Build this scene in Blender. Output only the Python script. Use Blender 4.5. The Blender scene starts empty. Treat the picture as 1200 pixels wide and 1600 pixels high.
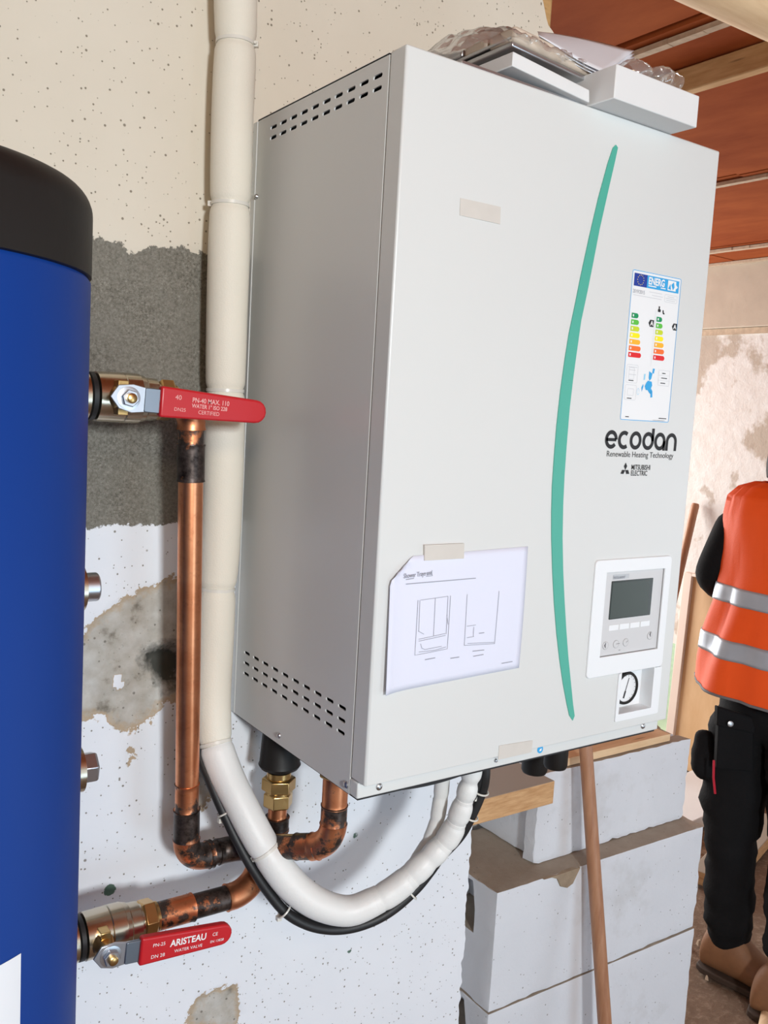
import bpy, bmesh, math, random
import numpy as np
from mathutils import Vector, Matrix, noise
random.seed(7)
S = bpy.context.scene
COL = S.collection

# ------------------------------------------------------------------ camera
CAM = Vector((-0.541, -1.1276, 0.4304))
FPX = 1410.5
def rot_z(a): return Matrix.Rotation(a, 3, 'Z')
RM = rot_z(-0.6077) @ Matrix.Rotation(1.4606, 3, 'X') @ rot_z(0.0574)
cd = bpy.data.cameras.new('camera'); co = bpy.data.objects.new('camera', cd); COL.objects.link(co)
cd.sensor_fit = 'VERTICAL'; cd.sensor_height = 36.0; cd.lens = FPX / 1600 * 36.0
cd.clip_start = 0.02; cd.clip_end = 100
co.matrix_world = Matrix.Translation(CAM) @ RM.to_4x4()
S.camera = co

# ------------------------------------------------------------------ world, lights, exposure
S.view_settings.view_transform = 'Standard'; S.view_settings.look = 'None'
S.view_settings.gamma = 1.0; S.view_settings.use_curve_mapping = False
S.view_settings.exposure = -0.08
W = bpy.data.worlds.new('world'); S.world = W; W.use_nodes = True
wn = W.node_tree.nodes; wl = W.node_tree.links
bg = wn['Background']; bg.inputs['Color'].default_value = (0.80, 0.90, 1.0, 1); bg.inputs['Strength'].default_value = 1.6

def area(name, loc, target, sx, sy, power, color):
    l = bpy.data.lights.new(name, 'AREA'); l.shape = 'RECTANGLE'; l.size = sx; l.size_y = sy
    l.energy = power; l.color = color
    o = bpy.data.objects.new(name, l); COL.objects.link(o); o.location = loc
    o.rotation_euler = (Vector(target) - Vector(loc)).to_track_quat('-Z', 'Y').to_euler()
    return o
area('high_window_daylight', (-0.62, -2.95, 0.72), (0.0, 0, 0.15), 0.26, 0.30, 66, (0.90, 0.965, 1.0))
area('front_opening_daylight', (0.95, -2.95, -0.65), (0.8, 0, -0.3), 0.9, 1.0, 12, (0.55, 0.80, 1.0))
area('left_fill_light', (-2.3, -2.0, -0.2), (0, -1.6, -0.2), 1.2, 1.6, 4, (0.70, 0.88, 1.0))  # fill light before the left wall, which has no opening
area('right_opening_daylight', (3.05, -1.9, -0.1), (0, -1.9, -0.1), 1.3, 1.7, 10, (0.85, 0.90, 1.0))
area('rear_opening_daylight', (2.2, 3.3, 0.0), (2.2, 0, 0.0), 1.5, 1.8, 105, (1.0, 0.99, 0.97))
area('warm_bounce_fill', (-0.9, -1.9, 1.12), (-0.2, -0.3, 0.9), 0.5, 0.3, 6, (1.0, 0.84, 0.50))  # added warm fill in place of light bounced off the ceiling boards

# ------------------------------------------------------------------ helpers
def at(px, py, axis, val):
    """point where the photograph's pixel (1200x1600 frame) meets the plane axis=val"""
    d = RM @ Vector(((px - 600) / FPX, -(py - 800) / FPX, -1))
    t = (val - CAM[axis]) / d[axis]
    return CAM + d * t
def far(px, py, depth):
    d = RM @ Vector(((px - 600) / FPX, -(py - 800) / FPX, -1))
    return CAM + d * depth

def setp(o, label=None, cat=None, group=None, kind=None):
    if label: o['label'] = label
    if cat: o['category'] = cat
    if group: o['group'] = group
    if kind: o['kind'] = kind
    return o
def empty(name, loc, label, cat, group=None):
    o = bpy.data.objects.new(name, None); COL.objects.link(o); o.location = loc; o.empty_display_size = .02
    return setp(o, label, cat, group)
def link(name, me, m, parent=None, smooth=None):
    o = bpy.data.objects.new(name, me); COL.objects.link(o)
    if m is not None:
        for mm in (m if isinstance(m, (list, tuple)) else [m]): me.materials.append(mm)
    if smooth is not None:
        me.shade_smooth(); me.set_sharp_from_angle(angle=math.radians(smooth))
    if parent is not None:
        o.parent = parent
        mw = Matrix.Identity(4); q = parent
        while q is not None:
            mw = q.matrix_basis @ mw if q.parent is None else q.matrix_parent_inverse @ q.matrix_basis @ mw
            q = q.parent
        o.matrix_parent_inverse = mw.inverted()
    return o
def obj(name, bm, m, parent=None, smooth=35, bevel=0, seg=2):
    me = bpy.data.meshes.new(name)
    bmesh.ops.recalc_face_normals(bm, faces=bm.faces)
    bm.to_mesh(me); bm.free()
    o = link(name, me, m, parent, smooth)
    if bevel:
        b = o.modifiers.new('bevel', 'BEVEL'); b.width = bevel; b.segments = seg; b.limit_method = 'ANGLE'; b.angle_limit = math.radians(40)
        b.harden_normals = False
    return o
def B(): return bmesh.new()
def box(bm, x0, x1, y0, y1, z0, z1, mi=0):
    v = [bm.verts.new((x, y, z)) for x in (x0, x1) for y in (y0, y1) for z in (z0, z1)]
    for f in ((0,1,3,2),(4,6,7,5),(0,4,5,1),(2,3,7,6),(0,2,6,4),(1,5,7,3)):
        bm.faces.new([v[i] for i in f]).material_index = mi
    return v
def hexa(bm, pts, mi=0):
    """eight corners: four of one end then four of the other"""
    v = [bm.verts.new(p) for p in pts]
    for f in ((0,1,2,3),(7,6,5,4),(0,4,5,1),(1,5,6,2),(2,6,7,3),(3,7,4,0)):
        bm.faces.new([v[i] for i in f]).material_index = mi
def basis(d):
    d = Vector(d).normalized()
    up = Vector((0,0,1)) if abs(d.z) < .9 else Vector((0,1,0))
    a = d.cross(up).normalized(); b = a.cross(d).normalized()
    return a, b
def ring(bm, c, a, b, r, n, ph=0):
    return [bm.verts.new(Vector(c) + a * (r * math.cos(2*math.pi*k/n + ph)) + b * (r * math.sin(2*math.pi*k/n + ph))) for k in range(n)]
def lathe(bm, p0, axis, prof, n=40, ph=0, caps=True, mi=0):
    """prof: list of (distance along axis, radius)"""
    a, b = basis(axis); ax = Vector(axis).normalized(); p0 = Vector(p0)
    rs = [ring(bm, p0 + ax * t, a, b, max(r, 1e-5), n, ph) for t, r in prof]
    for r0, r1 in zip(rs, rs[1:]):
        for k in range(n):
            bm.faces.new((r0[k], r0[(k+1) % n], r1[(k+1) % n], r1[k])).material_index = mi
    if caps:
        bm.faces.new(rs[0]).material_index = mi; bm.faces.new(rs[-1][::-1]).material_index = mi
def cyl(bm, p0, p1, r, n=24, r1=None, ph=0):
    p0 = Vector(p0); p1 = Vector(p1)
    lathe(bm, p0, p1 - p0, [(0, r), ((p1 - p0).length, r if r1 is None else r1)], n, ph)
def crom(pts, sub=8):
    P = [Vector(p) for p in pts]; P = [P[0]*2 - P[1]] + P + [P[-1]*2 - P[-2]]
    out = []
    for i in range(1, len(P) - 2):
        for k in range(sub):
            t = k / sub
            a, b, c, d = P[i-1], P[i], P[i+1], P[i+2]
            out.append(.5 * ((2*b) + (c-a)*t + (2*a-5*b+4*c-d)*t*t + (3*b-a-3*c+d)*t**3))
    out.append(P[-2]); return out
def tube(bm, pts, rad, n=20, caps=True, mi=0, oval=1.0):
    P = [Vector(p) for p in pts]
    d = (P[1] - P[0]).normalized(); a, b = basis(d); rs = []; s = 0; L = [0]
    for i in range(1, len(P)): L.append(L[-1] + (P[i] - P[i-1]).length)
    for i, p in enumerate(P):
        nd = (P[min(i+1, len(P)-1)] - P[max(i-1, 0)]).normalized()
        a = (a - nd * a.dot(nd)).normalized(); b = nd.cross(a).normalized()
        r = rad(L[i]) if callable(rad) else rad
        rs.append([bm.verts.new(p + a*(r*math.cos(2*math.pi*k/n)) + b*(oval*r*math.sin(2*math.pi*k/n))) for k in range(n)])
    for r0, r1 in zip(rs, rs[1:]):
        for k in range(n):
            bm.faces.new((r0[k], r0[(k+1) % n], r1[(k+1) % n], r1[k])).material_index = mi
    if caps:
        bm.faces.new(rs[0][::-1]); bm.faces.new(rs[-1])
def arc(c, u, v, r, a0, a1, n=10):
    c = Vector(c); u = Vector(u); v = Vector(v)
    return [c + u*(r*math.cos(a0 + (a1-a0)*k/n)) + v*(r*math.sin(a0 + (a1-a0)*k/n)) for k in range(n+1)]
def elbow_path(p, d0, d1, r, n=10, ext=0):
    """from direction d0 (travel) into corner p, leaving along d1"""
    p = Vector(p); d0 = Vector(d0).normalized(); d1 = Vector(d1).normalized()
    out = []
    if ext: out.append(p - d0 * (r + ext))
    for k in range(n + 1):
        t = k / n
        A = p - d0 * r; Bp = p + d1 * r
        out.append((1-t)**2 * A + 2*(1-t)*t * (p + (A + Bp - 2*p) * 0.12) + t*t * Bp)
    if ext: out.append(p + d1 * (r + ext))
    return out
def prism(bm, poly, y0, y1, mi=0):
    """poly in X-Z, extruded along Y"""
    a = [bm.verts.new((x, y0, z)) for x, z in poly]; b = [bm.verts.new((x, y1, z)) for x, z in poly]
    n = len(poly)
    bm.faces.new(a).material_index = mi; bm.faces.new(b[::-1]).material_index = mi
    for k in range(n): bm.faces.new((a[k], b[k], b[(k+1) % n], a[(k+1) % n])).material_index = mi
def rrect(x0, x1, z0, z1, r, n=5):
    out = []
    for cx, cz, a0 in ((x1-r, z1-r, 0), (x0+r, z1-r, 90), (x0+r, z0+r, 180), (x1-r, z0+r, 270)):
        for k in range(n + 1):
            a = math.radians(a0 + 90*k/n); out.append((cx + r*math.cos(a), cz + r*math.sin(a)))
    return out
def boolean(o, cut_bm):
    me = bpy.data.meshes.new('cut'); bmesh.ops.recalc_face_normals(cut_bm, faces=cut_bm.faces); cut_bm.to_mesh(me); cut_bm.free()
    c = bpy.data.objects.new('cut', me); COL.objects.link(c)
    m = o.modifiers.new('b', 'BOOLEAN'); m.operation = 'DIFFERENCE'; m.object = c; m.solver = 'EXACT'
    dg = bpy.context.evaluated_depsgraph_get(); dg.update()
    nm = bpy.data.meshes.new_from_object(o.evaluated_get(dg))
    o.modifiers.remove(m); old = o.data; o.data = nm
    bpy.data.objects.remove(c)
    nm.shade_smooth(); nm.set_sharp_from_angle(angle=math.radians(30))
    return o
def text_mesh(body, size, align='LEFT', thick=0.0, squeeze=1.0):
    cu = bpy.data.curves.new('t', 'FONT'); cu.body = body; cu.size = size; cu.align_x = align; cu.resolution_u = 3
    cu.offset = thick
    o = bpy.data.objects.new('t', cu); COL.objects.link(o)
    dg = bpy.context.evaluated_depsgraph_get(); dg.update()
    me = bpy.data.meshes.new_from_object(o.evaluated_get(dg)); bpy.data.objects.remove(o)
    for v in me.vertices: v.co.x *= squeeze
    return me
def text_on(name, body, p, ux, uz, size, m, parent, thick=0.0, squeeze=1.0, align='LEFT'):
    me = text_mesh(body, size, align, thick, squeeze); ux = Vector(ux).normalized(); uz = Vector(uz).normalized(); p = Vector(p)
    for v in me.vertices: v.co = p + ux * v.co.x + uz * v.co.y
    return link(name, me, m, parent)

# ------------------------------------------------------------------ materials
def new_mat(name):
    m = bpy.data.materials.new(name); m.use_nodes = True
    return m, m.node_tree.nodes, m.node_tree.links, m.node_tree.nodes['Principled BSDF']
def mat(name, col, rough=.5, metal=0, var=0.0, vscale=20, bump=0.0, bscale=200, coat=0, rvar=0.0, stretch=None, spec=None):
    m, N, L, b = new_mat(name)
    b.inputs['Base Color'].default_value = (*col, 1); b.inputs['Roughness'].default_value = rough; b.inputs['Metallic'].default_value = metal
    if coat: b.inputs['Coat Weight'].default_value = coat; b.inputs['Coat Roughness'].default_value = .15
    if spec is not None: b.inputs['Specular IOR Level'].default_value = spec
    tc = N.new('ShaderNodeTexCoord'); mp = N.new('ShaderNodeMapping'); L.new(tc.outputs['Object'], mp.inputs[0])
    if stretch: mp.inputs['Scale'].default_value = stretch
    n = N.new('ShaderNodeTexNoise'); n.inputs['Scale'].default_value = vscale; n.inputs['Detail'].default_value = 5
    L.new(mp.outputs[0], n.inputs['Vector'])
    if var:
        mx = N.new('ShaderNodeMix'); mx.data_type = 'RGBA'
        mx.inputs['A'].default_value = (*[c*(1-var) for c in col], 1); mx.inputs['B'].default_value = (*[min(1, c*(1+var)) for c in col], 1)
        L.new(n.outputs['Fac'], mx.inputs['Factor']); L.new(mx.outputs['Result'], b.inputs['Base Color'])
    if rvar:
        mr = N.new('ShaderNodeMapRange'); mr.inputs['To Min'].default_value = rough - rvar; mr.inputs['To Max'].default_value = rough + rvar
        L.new(n.outputs['Fac'], mr.inputs['Value']); L.new(mr.outputs[0], b.inputs['Roughness'])
    if bump:
        n2 = N.new('ShaderNodeTexNoise'); n2.inputs['Scale'].default_value = bscale; n2.inputs['Detail'].default_value = 3
        L.new(mp.outputs[0], n2.inputs['Vector'])
        bp = N.new('ShaderNodeBump'); bp.inputs['Strength'].default_value = bump; bp.inputs['Distance'].default_value = .002
        L.new(n2.outputs['Fac'], bp.inputs['Height']); L.new(bp.outputs[0], b.inputs['Normal'])
    return m
def ramp(N, L, src, stops):
    r = N.new('ShaderNodeValToRGB'); e = r.color_ramp.elements
    while len(e) < len(stops): e.new(.5)
    for q, (p, c) in zip(e, stops): q.position = p; q.color = (*c, 1) if len(c) == 3 else c
    L.new(src, r.inputs[0]); return r.outputs['Color']
def mixc(N, L, fac, a, b):
    mx = N.new('ShaderNodeMix'); mx.data_type = 'RGBA'
    for s, v in (('Factor', fac), ('A', a), ('B', b)):
        if hasattr(v, 'links'): L.new(v, mx.inputs[s])
        else: mx.inputs[s].default_value = v if s == 'Factor' else (*v, 1)
    return mx.outputs['Result']
def mth(N, L, op, a, b=None, clamp=False):
    n = N.new('ShaderNodeMath'); n.operation = op; n.use_clamp = clamp
    for i, v in enumerate((a, b)):
        if v is None: continue
        if hasattr(v, 'links'): L.new(v, n.inputs[i])
        else: n.inputs[i].default_value = v
    return n.outputs[0]
def noise_n(N, L, vec, scale, detail=5, rough=.5):
    n = N.new('ShaderNodeTexNoise'); n.inputs['Scale'].default_value = scale; n.inputs['Detail'].default_value = detail; n.inputs['Roughness'].default_value = rough
    L.new(vec, n.inputs['Vector']); return n.outputs['Fac']
def voro(N, L, vec, scale, out='Distance', feat='F1'):
    n = N.new('ShaderNodeTexVoronoi'); n.feature = feat; n.inputs['Scale'].default_value = scale; L.new(vec, n.inputs['Vector']); return n.outputs[out]
def objco(N, stretch=None, L=None):
    tc = N.new('ShaderNodeTexCoord')
    if not stretch: return tc.outputs['Object']
    mp = N.new('ShaderNodeMapping'); mp.inputs['Scale'].default_value = stretch; L.new(tc.outputs['Object'], mp.inputs[0]); return mp.outputs[0]
def step(N, L, v, lo, hi):
    m = N.new('ShaderNodeMapRange'); m.inputs['From Min'].default_value = lo; m.inputs['From Max'].default_value = hi
    L.new(v, m.inputs['Value']); return m.outputs[0]
def pores(N, L, vec, scale, thr):
    """scattered dark pits: voronoi cells, only some of which carry one"""
    v = N.new('ShaderNodeTexVoronoi'); v.inputs['Scale'].default_value = scale; L.new(vec, v.inputs['Vector'])
    sp = N.new('ShaderNodeSeparateColor'); L.new(v.outputs['Color'], sp.inputs[0])
    size = mth(N, L, 'MULTIPLY', mth(N, L, 'POWER', sp.outputs[0], 5.0), thr)
    return mth(N, L, 'MULTIPLY', mth(N, L, 'SUBTRACT', size, v.outputs['Distance']), 14.0, True)
def bumpn(N, L, b, h, strength, dist):
    bp = N.new('ShaderNodeBump'); bp.inputs['Strength'].default_value = strength; bp.inputs['Distance'].default_value = dist
    L.new(h, bp.inputs['Height']); L.new(bp.outputs[0], b.inputs['Normal'])

def wall_mat():
    m, N, L, b = new_mat('painted_aerated_wall'); v = objco(N)
    def att(n):
        a = N.new('ShaderNodeAttribute'); a.attribute_name = n; return a.outputs['Fac']
    nz = noise_n(N, L, v, 70, 6, .65); nz0 = mth(N, L, 'SUBTRACT', nz, .5)
    nb = noise_n(N, L, v, 7, 4)
    por = mth(N, L, 'MAXIMUM', pores(N, L, v, 210, .36), pores(N, L, v, 70, .17))
    # paint: cream above the grey course, cooler white below
    up = step(N, L, att('upper'), -.01, .01)
    paint_lo = mixc(N, L, nb, (.76, .785, .83), (.84, .86, .90))
    paint_up = mixc(N, L, nb, (.65, .59, .49), (.73, .67, .57))
    c = mixc(N, L, up, paint_lo, paint_up)
    c = mixc(N, L, mth(N, L, 'MULTIPLY', por, .8), c, (.16, .13, .09))
    # grey course: coarse cement
    g1 = voro(N, L, v, 260, 'Distance'); g2 = noise_n(N, L, v, 320, 4, .8)
    grey = ramp(N, L, g2, [(0.30, (.06, .055, .045)), (.46, (.17, .155, .125)), (.60, (.25, .235, .20)), (.76, (.60, .57, .50))])
    grey = mixc(N, L, step(N, L, noise_n(N, L, v, 14, 3), .35, .7), grey, (.23, .215, .18))
    grey = mixc(N, L, .5, grey, ramp(N, L, g2, [(0.3, (.08, .072, .058)), (.7, (.30, .285, .245))]))
    fg = mth(N, L, 'ADD', att('f_grey'), mth(N, L, 'MULTIPLY', nz0, .03))
    c = mixc(N, L, step(N, L, fg, -.0008, .0008), c, grey)
    # broken mortar patches
    fp = mth(N, L, 'ADD', att('f_patch'), mth(N, L, 'MULTIPLY', nz0, .045))
    pn = noise_n(N, L, v, 26, 5, .6)
    mort = ramp(N, L, pn, [(.30, (.16, .14, .11)), (.42, (.42, .39, .34)), (.6, (.52, .50, .46)), (.75, (.60, .59, .55))])
    rim = step(N, L, fp, .014, .002)
    mort = mixc(N, L, mth(N, L, 'MULTIPLY', rim, .75), mort, (.46, .33, .20))
    mort = mixc(N, L, mth(N, L, 'MULTIPLY', pores(N, L, v, 150, .34), .6), mort, (.07, .055, .04))
    c = mixc(N, L, step(N, L, fp, -.0008, .0008), c, mort)
    # dark colour in the hole, and green blobs
    fh = mth(N, L, 'ADD', att('f_hole'), mth(N, L, 'MULTIPLY', nz0, .05))
    c = mixc(N, L, step(N, L, fh, -.008, .012), c, (.07, .07, .06))
    fb = mth(N, L, 'ADD', att('f_blob'), mth(N, L, 'MULTIPLY', nz0, .01))
    c = mixc(N, L, step(N, L, fb, -.0005, .0005), c, (.10, .17, .13))
    L.new(c, b.inputs['Base Color']); b.inputs['Roughness'].default_value = .85; b.inputs['Specular IOR Level'].default_value = .25
    h = mth(N, L, 'SUBTRACT', mth(N, L, 'MULTIPLY', g2, mth(N, L, 'MULTIPLY', step(N, L, fg, -.001, .001), 1.0)), mth(N, L, 'MULTIPLY', por, .8))
    h = mth(N, L, 'ADD', h, mth(N, L, 'MULTIPLY', nz, .25))
    bumpn(N, L, b, h, .55, .0016)
    return m
def block_mat():
    m, N, L, b = new_mat('aerated_block'); v = objco(N)
    nb = noise_n(N, L, v, 6, 5, .6); nz = noise_n(N, L, v, 120, 4, .7)
    c = mixc(N, L, nb, (.66, .68, .72), (.77, .79, .83))
    geo = N.new('ShaderNodeNewGeometry'); sp = N.new('ShaderNodeSeparateXYZ'); L.new(geo.outputs['Normal'], sp.inputs[0])
    # dust and mortar lie on the top faces
    dust = mixc(N, L, noise_n(N, L, v, 18, 5, .7), (.27, .22, .17), (.44, .38, .31))
    c = mixc(N, L, step(N, L, sp.outputs['Z'], .75, .95), c, dust)
    por = pores(N, L, v, 120, .26)
    c = mixc(N, L, mth(N, L, 'MULTIPLY', por, .65), c, (.20, .18, .15))
    c = mixc(N, L, mth(N, L, 'MULTIPLY', step(N, L, noise_n(N, L, v, 3.5, 5, .7), .58, .75), .4), c, (.42, .40, .37))
    L.new(c, b.inputs['Base Color']); b.inputs['Roughness'].default_value = .9; b.inputs['Specular IOR Level'].default_value = .2
    bumpn(N, L, b, mth(N, L, 'SUBTRACT', nz, por), .5, .0015)
    return m
def wood_mat(name, a, c2, scale=14, axis=(1, 1, 12), rough=.7, dust=None, knots=True):
    m, N, L, b = new_mat(name); v = objco(N, axis, L)
    n = noise_n(N, L, v, scale, 6, .6)
    c = mixc(N, L, step(N, L, n, .3, .7), a, c2)
    if knots:
        k = voro(N, L, v, scale * .35); c = mixc(N, L, step(N, L, k, .10, .03), c, tuple(x * .35 for x in a))
    if dust:
        geo = N.new('ShaderNodeNewGeometry'); sp = N.new('ShaderNodeSeparateXYZ'); L.new(geo.outputs['Normal'], sp.inputs[0])
        c = mixc(N, L, step(N, L, sp.outputs['Z'], .4, .8), c, dust)
    L.new(c, b.inputs['Base Color']); b.inputs['Roughness'].default_value = rough
    bumpn(N, L, b, n, .3, .001)
    return m
def copper_mat(name, burnt=0.0, seed=0.0, axis=None):
    m, N, L, b = new_mat(name); v0 = objco(N)
    mp = N.new('ShaderNodeMapping'); mp.inputs['Location'].default_value = (seed, seed*2, seed*3); L.new(v0, mp.inputs[0]); v = mp.outputs[0]
    n = noise_n(N, L, v, 22, 5, .6); n2 = noise_n(N, L, v, 90, 5, .7)
    c = mixc(N, L, step(N, L, n, .3, .7), (.60, .20, .085), (.84, .36, .18))
    c = mixc(N, L, mth(N, L, 'MULTIPLY', step(N, L, n2, .55, .75), .5), c, (.30, .085, .035))
    met = .95
    if burnt:
        f = mth(N, L, 'ADD', mth(N, L, 'MULTIPLY', n, .7), mth(N, L, 'MULTIPLY', n2, .3))
        f = step(N, L, f, .66 - burnt * .24, .69 - burnt * .21)
        c = mixc(N, L, f, c, mixc(N, L, step(N, L, n2, .35, .65), (.016, .010, .008), (.10, .075, .065)))
        mm = mth(N, L, 'SUBTRACT', .95, mth(N, L, 'MULTIPLY', f, .30)); L.new(mm, b.inputs['Metallic'])
        rr = mth(N, L, 'ADD', .30, mth(N, L, 'MULTIPLY', n2, .20)); L.new(rr, b.inputs['Roughness'])
    else:
        b.inputs['Metallic'].default_value = met; b.inputs['Roughness'].default_value = .34
    L.new(c, b.inputs['Base Color']); bumpn(N, L, b, n2, .12, .001)
    return m
def film_mat():
    m, N, L, b = new_mat('clear_film')
    out = [n for n in N if n.type == 'OUTPUT_MATERIAL'][0]
    tr = N.new('ShaderNodeBsdfTransparent'); gl = N.new('ShaderNodeBsdfGlossy'); gl.inputs['Roughness'].default_value = .12
    df = N.new('ShaderNodeBsdfDiffuse'); df.inputs['Color'].default_value = (.8, .78, .74, 1)
    lw = N.new('ShaderNodeLayerWeight'); lw.inputs['Blend'].default_value = .35
    m1 = N.new('ShaderNodeMixShader'); L.new(mth(N, L, 'ADD', mth(N, L, 'MULTIPLY', lw.outputs['Facing'], .75), .10, True), m1.inputs[0]); L.new(tr.outputs[0], m1.inputs[1]); L.new(gl.outputs[0], m1.inputs[2])
    m2 = N.new('ShaderNodeMixShader'); m2.inputs[0].default_value = .13; L.new(m1.outputs[0], m2.inputs[1]); L.new(df.outputs[0], m2.inputs[2])
    L.new(m2.outputs[0], out.inputs['Surface'])
    return m

M = {}
M['wall'] = wall_mat(); M['block'] = block_mat()
M['white'] = mat('white_enamel', (.655, .665, .655), .32, bump=.04, bscale=900, var=.012, vscale=3)
M['whiteside'] = M['white']
M['whiteplastic'] = mat('white_plastic', (.80, .82, .84), .38)
M['silverplastic'] = mat('silver_plastic', (.60, .60, .61), .42, bump=.04, bscale=900)
M['dark'] = mat('dark_interior', (.012, .012, .014), .7)
M['screw'] = mat('zinc_screw', (.55, .55, .56), .35, 1, bump=.1, bscale=300)
M['teal'] = mat('teal_trim', (.075, .40, .31), .38, var=.05, vscale=5)
M['tealdark'] = mat('teal_trim_edge', (.04, .22, .17), .5)
M['blue'] = mat('blue_jacket', (.004, .040, .24), .5, spec=.22, bump=.05, bscale=60, var=.06, vscale=3)
M['black'] = mat('black_plastic', (.011, .009, .008), .5, spec=.3, bump=.06, bscale=120, rvar=.05)
M['rubber'] = mat('black_rubber', (.014, .014, .015), .5, bump=.1, bscale=200)
M['ink'] = mat('black_ink', (.012, .012, .014), .6)
M['inkgrey'] = mat('grey_ink', (.30, .31, .36), .7)
M['inklight'] = mat('pale_grey_ink', (.56, .57, .60), .7)
M['inkwhite'] = mat('white_ink', (.82, .82, .82), .6)
M['tape'] = mat('masking_tape', (.60, .565, .52), .6, var=.06, vscale=60)
M['paper'] = mat('paper', (.70, .72, .84), .75, bump=.05, bscale=300)
M['label'] = mat('label_paper', (.80, .81, .82), .45)
M['hose'] = mat('cream_insulation', (.78, .74, .64), .62, var=.05, vscale=9, bump=.25, bscale=500)
M['hosewhite'] = mat('white_insulation_tape', (.79, .79, .77), .45, var=.03, vscale=12, bump=.15, bscale=300)
M['tie'] = mat('clear_nylon_tie', (.72, .70, .64), .3)
M['copper'] = copper_mat('copper'); M['burnt'] = copper_mat('heat_blackened_copper', 1.05, 3.0); M['charred'] = copper_mat('charred_copper', 1.45, 11.0); M['half'] = copper_mat('half_blackened_copper', .75, 7.0); M['fresh'] = copper_mat('orange_oxidised_copper', .42, 5.0)
M['brass'] = mat('brass', (.62, .41, .17), .30, 1, var=.15, vscale=40, bump=.1, bscale=150)
M['nickel'] = mat('nickel_plated_brass', (.58, .51, .40), .24, 1, var=.14, vscale=30, rvar=.08)
M['steel'] = mat('zinc_steel', (.60, .63, .68), .32, 1, var=.08, vscale=60)
M['lever'] = mat('dull_lever_steel', (.25, .29, .34), .42, 1)
M['red'] = mat('red_vinyl', (.52, .012, .018), .36, bump=.06, bscale=120)
M['redprint'] = mat('worn_print', (.80, .42, .40), .6)
M['plankorange'] = wood_mat('sawn_plank', (.48, .25, .10), (.70, .43, .22), 12, (2, 1, 14), .75, dust=(.30, .25, .20))
M['timber'] = wood_mat('roof_timber', (.50, .27, .10), (.68, .42, .20), 9, (10, 1.2, 10), .7)
M['timberx'] = wood_mat('wall_plate_timber', (.42, .24, .09), (.58, .36, .15), 9, (1.2, 8, 10), .7)
M['paletimber'] = wood_mat('pale_timber', (.72, .48, .27), (.86, .63, .39), 8, (1.2, 10, 10), .7)
M['panel'] = wood_mat('red_brown_formwork_board', (.25, .048, .012), (.40, .100, .028), 3, (2.5, 1, 1), .9, knots=False)
M['panel'].node_tree.nodes['Principled BSDF'].inputs['Specular IOR Level'].default_value = .1
M['strip'] = mat('mortar_smeared_strip', (.55, .42, .30), .85, var=.35, vscale=60, bump=.4, bscale=90)
M['stick'] = wood_mat('broom_handle_wood', (.34, .15, .075), (.48, .25, .14), 10, (9, 9, 1.0), .45, knots=False)
M['door'] = wood_mat('tan_board', (.60, .36, .17), (.74, .49, .27), 3, (3, 3, 1), .6, knots=False)
M['doorframe'] = mat('pale_frame', (.80, .66, .56), .6)
M['alu'] = mat('aluminium_profile', (.55, .56, .58), .3, .9, bump=.05, bscale=100)
M['beige'] = mat('beige_trim', (.62, .52, .42), .5)
M['sheet'] = mat('document_paper', (.76, .77, .82), .6)
M['foam'] = mat('white_carton', (.72, .72, .72), .55, var=.02, vscale=20)
M['film'] = film_mat()
M['sleeve'] = mat('black_knit', (.008, .008, .009), .9, spec=.15, bump=.4, bscale=250)
M['trouser'] = mat('black_work_cloth', (.010, .010, .011), .9, spec=.15, bump=.5, bscale=180, var=.25, vscale=14)
M['vest'] = mat('orange_hi_vis_cloth', (1.0, .10, .003), .7, bump=.25, bscale=220, var=.05, vscale=6)
M['reflect'] = mat('silver_reflective_tape', (.42, .45, .50), .38, .35, var=.12, vscale=25)
M['piping'] = mat('grey_piping', (.16, .16, .17), .7)
M['skin'] = mat('skin', (.55, .30, .20), .5)
M['hair'] = mat('dark_hair', (.014, .009, .006), .7, spec=.2, bump=.8, bscale=200)
M['leather'] = mat('tan_leather', (.26, .12, .055), .6, var=.25, vscale=30, bump=.3, bscale=120)
M['sole'] = mat('boot_sole', (.05, .03, .02), .8)
def plaster_mat():
    m, N, L, b = new_mat('rough_white_plaster'); v = objco(N)
    n = noise_n(N, L, v, 2.2, 6, .62); n2 = noise_n(N, L, v, 14, 6, .7)
    c = mixc(N, L, step(N, L, n2, .35, .7), (.74, .69, .64), (.82, .80, .77))
    c = mixc(N, L, step(N, L, n, .56, .60), c, (.52, .44, .36))
    c = mixc(N, L, mth(N, L, 'MULTIPLY', step(N, L, noise_n(N, L, v, 9, 4), .64, .70), .7), c, (.45, .36, .28))
    L.new(c, b.inputs['Base Color']); b.inputs['Roughness'].default_value = .9; bumpn(N, L, b, n2, .5, .01); return m
M['plaster'] = plaster_mat()
M['concrete'] = mat('ring_beam_concrete', (.56, .47, .37), .9, var=.16, vscale=9, bump=.5, bscale=30)
M['strip2'] = mat('brown_mortar', (.34, .26, .18), .95, var=.35, vscale=50, bump=.6, bscale=90)
def soil_mat():
    m, N, L, b = new_mat('dusty_soil_floor'); v = objco(N)
    n = noise_n(N, L, v, 3, 7, .7); n2 = noise_n(N, L, v, 40, 6, .75)
    c = mixc(N, L, step(N, L, n, .3, .7), (.13, .078, .046), (.25, .16, .105)); c = mixc(N, L, mth(N, L, 'MULTIPLY', step(N, L, n2, .5, .75), .6), c, (.46, .35, .26))
    L.new(c, b.inputs['Base Color']); b.inputs['Roughness'].default_value = .95; bumpn(N, L, b, n2, .8, .012); return m
M['soil'] = soil_mat()
M['room'] = mat('bare_block_wall', (.44, .44, .43), .9, var=.12, vscale=5, bump=.4, bscale=30)
def flat(name, c): M[name] = mat(name, c, .5)
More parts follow.
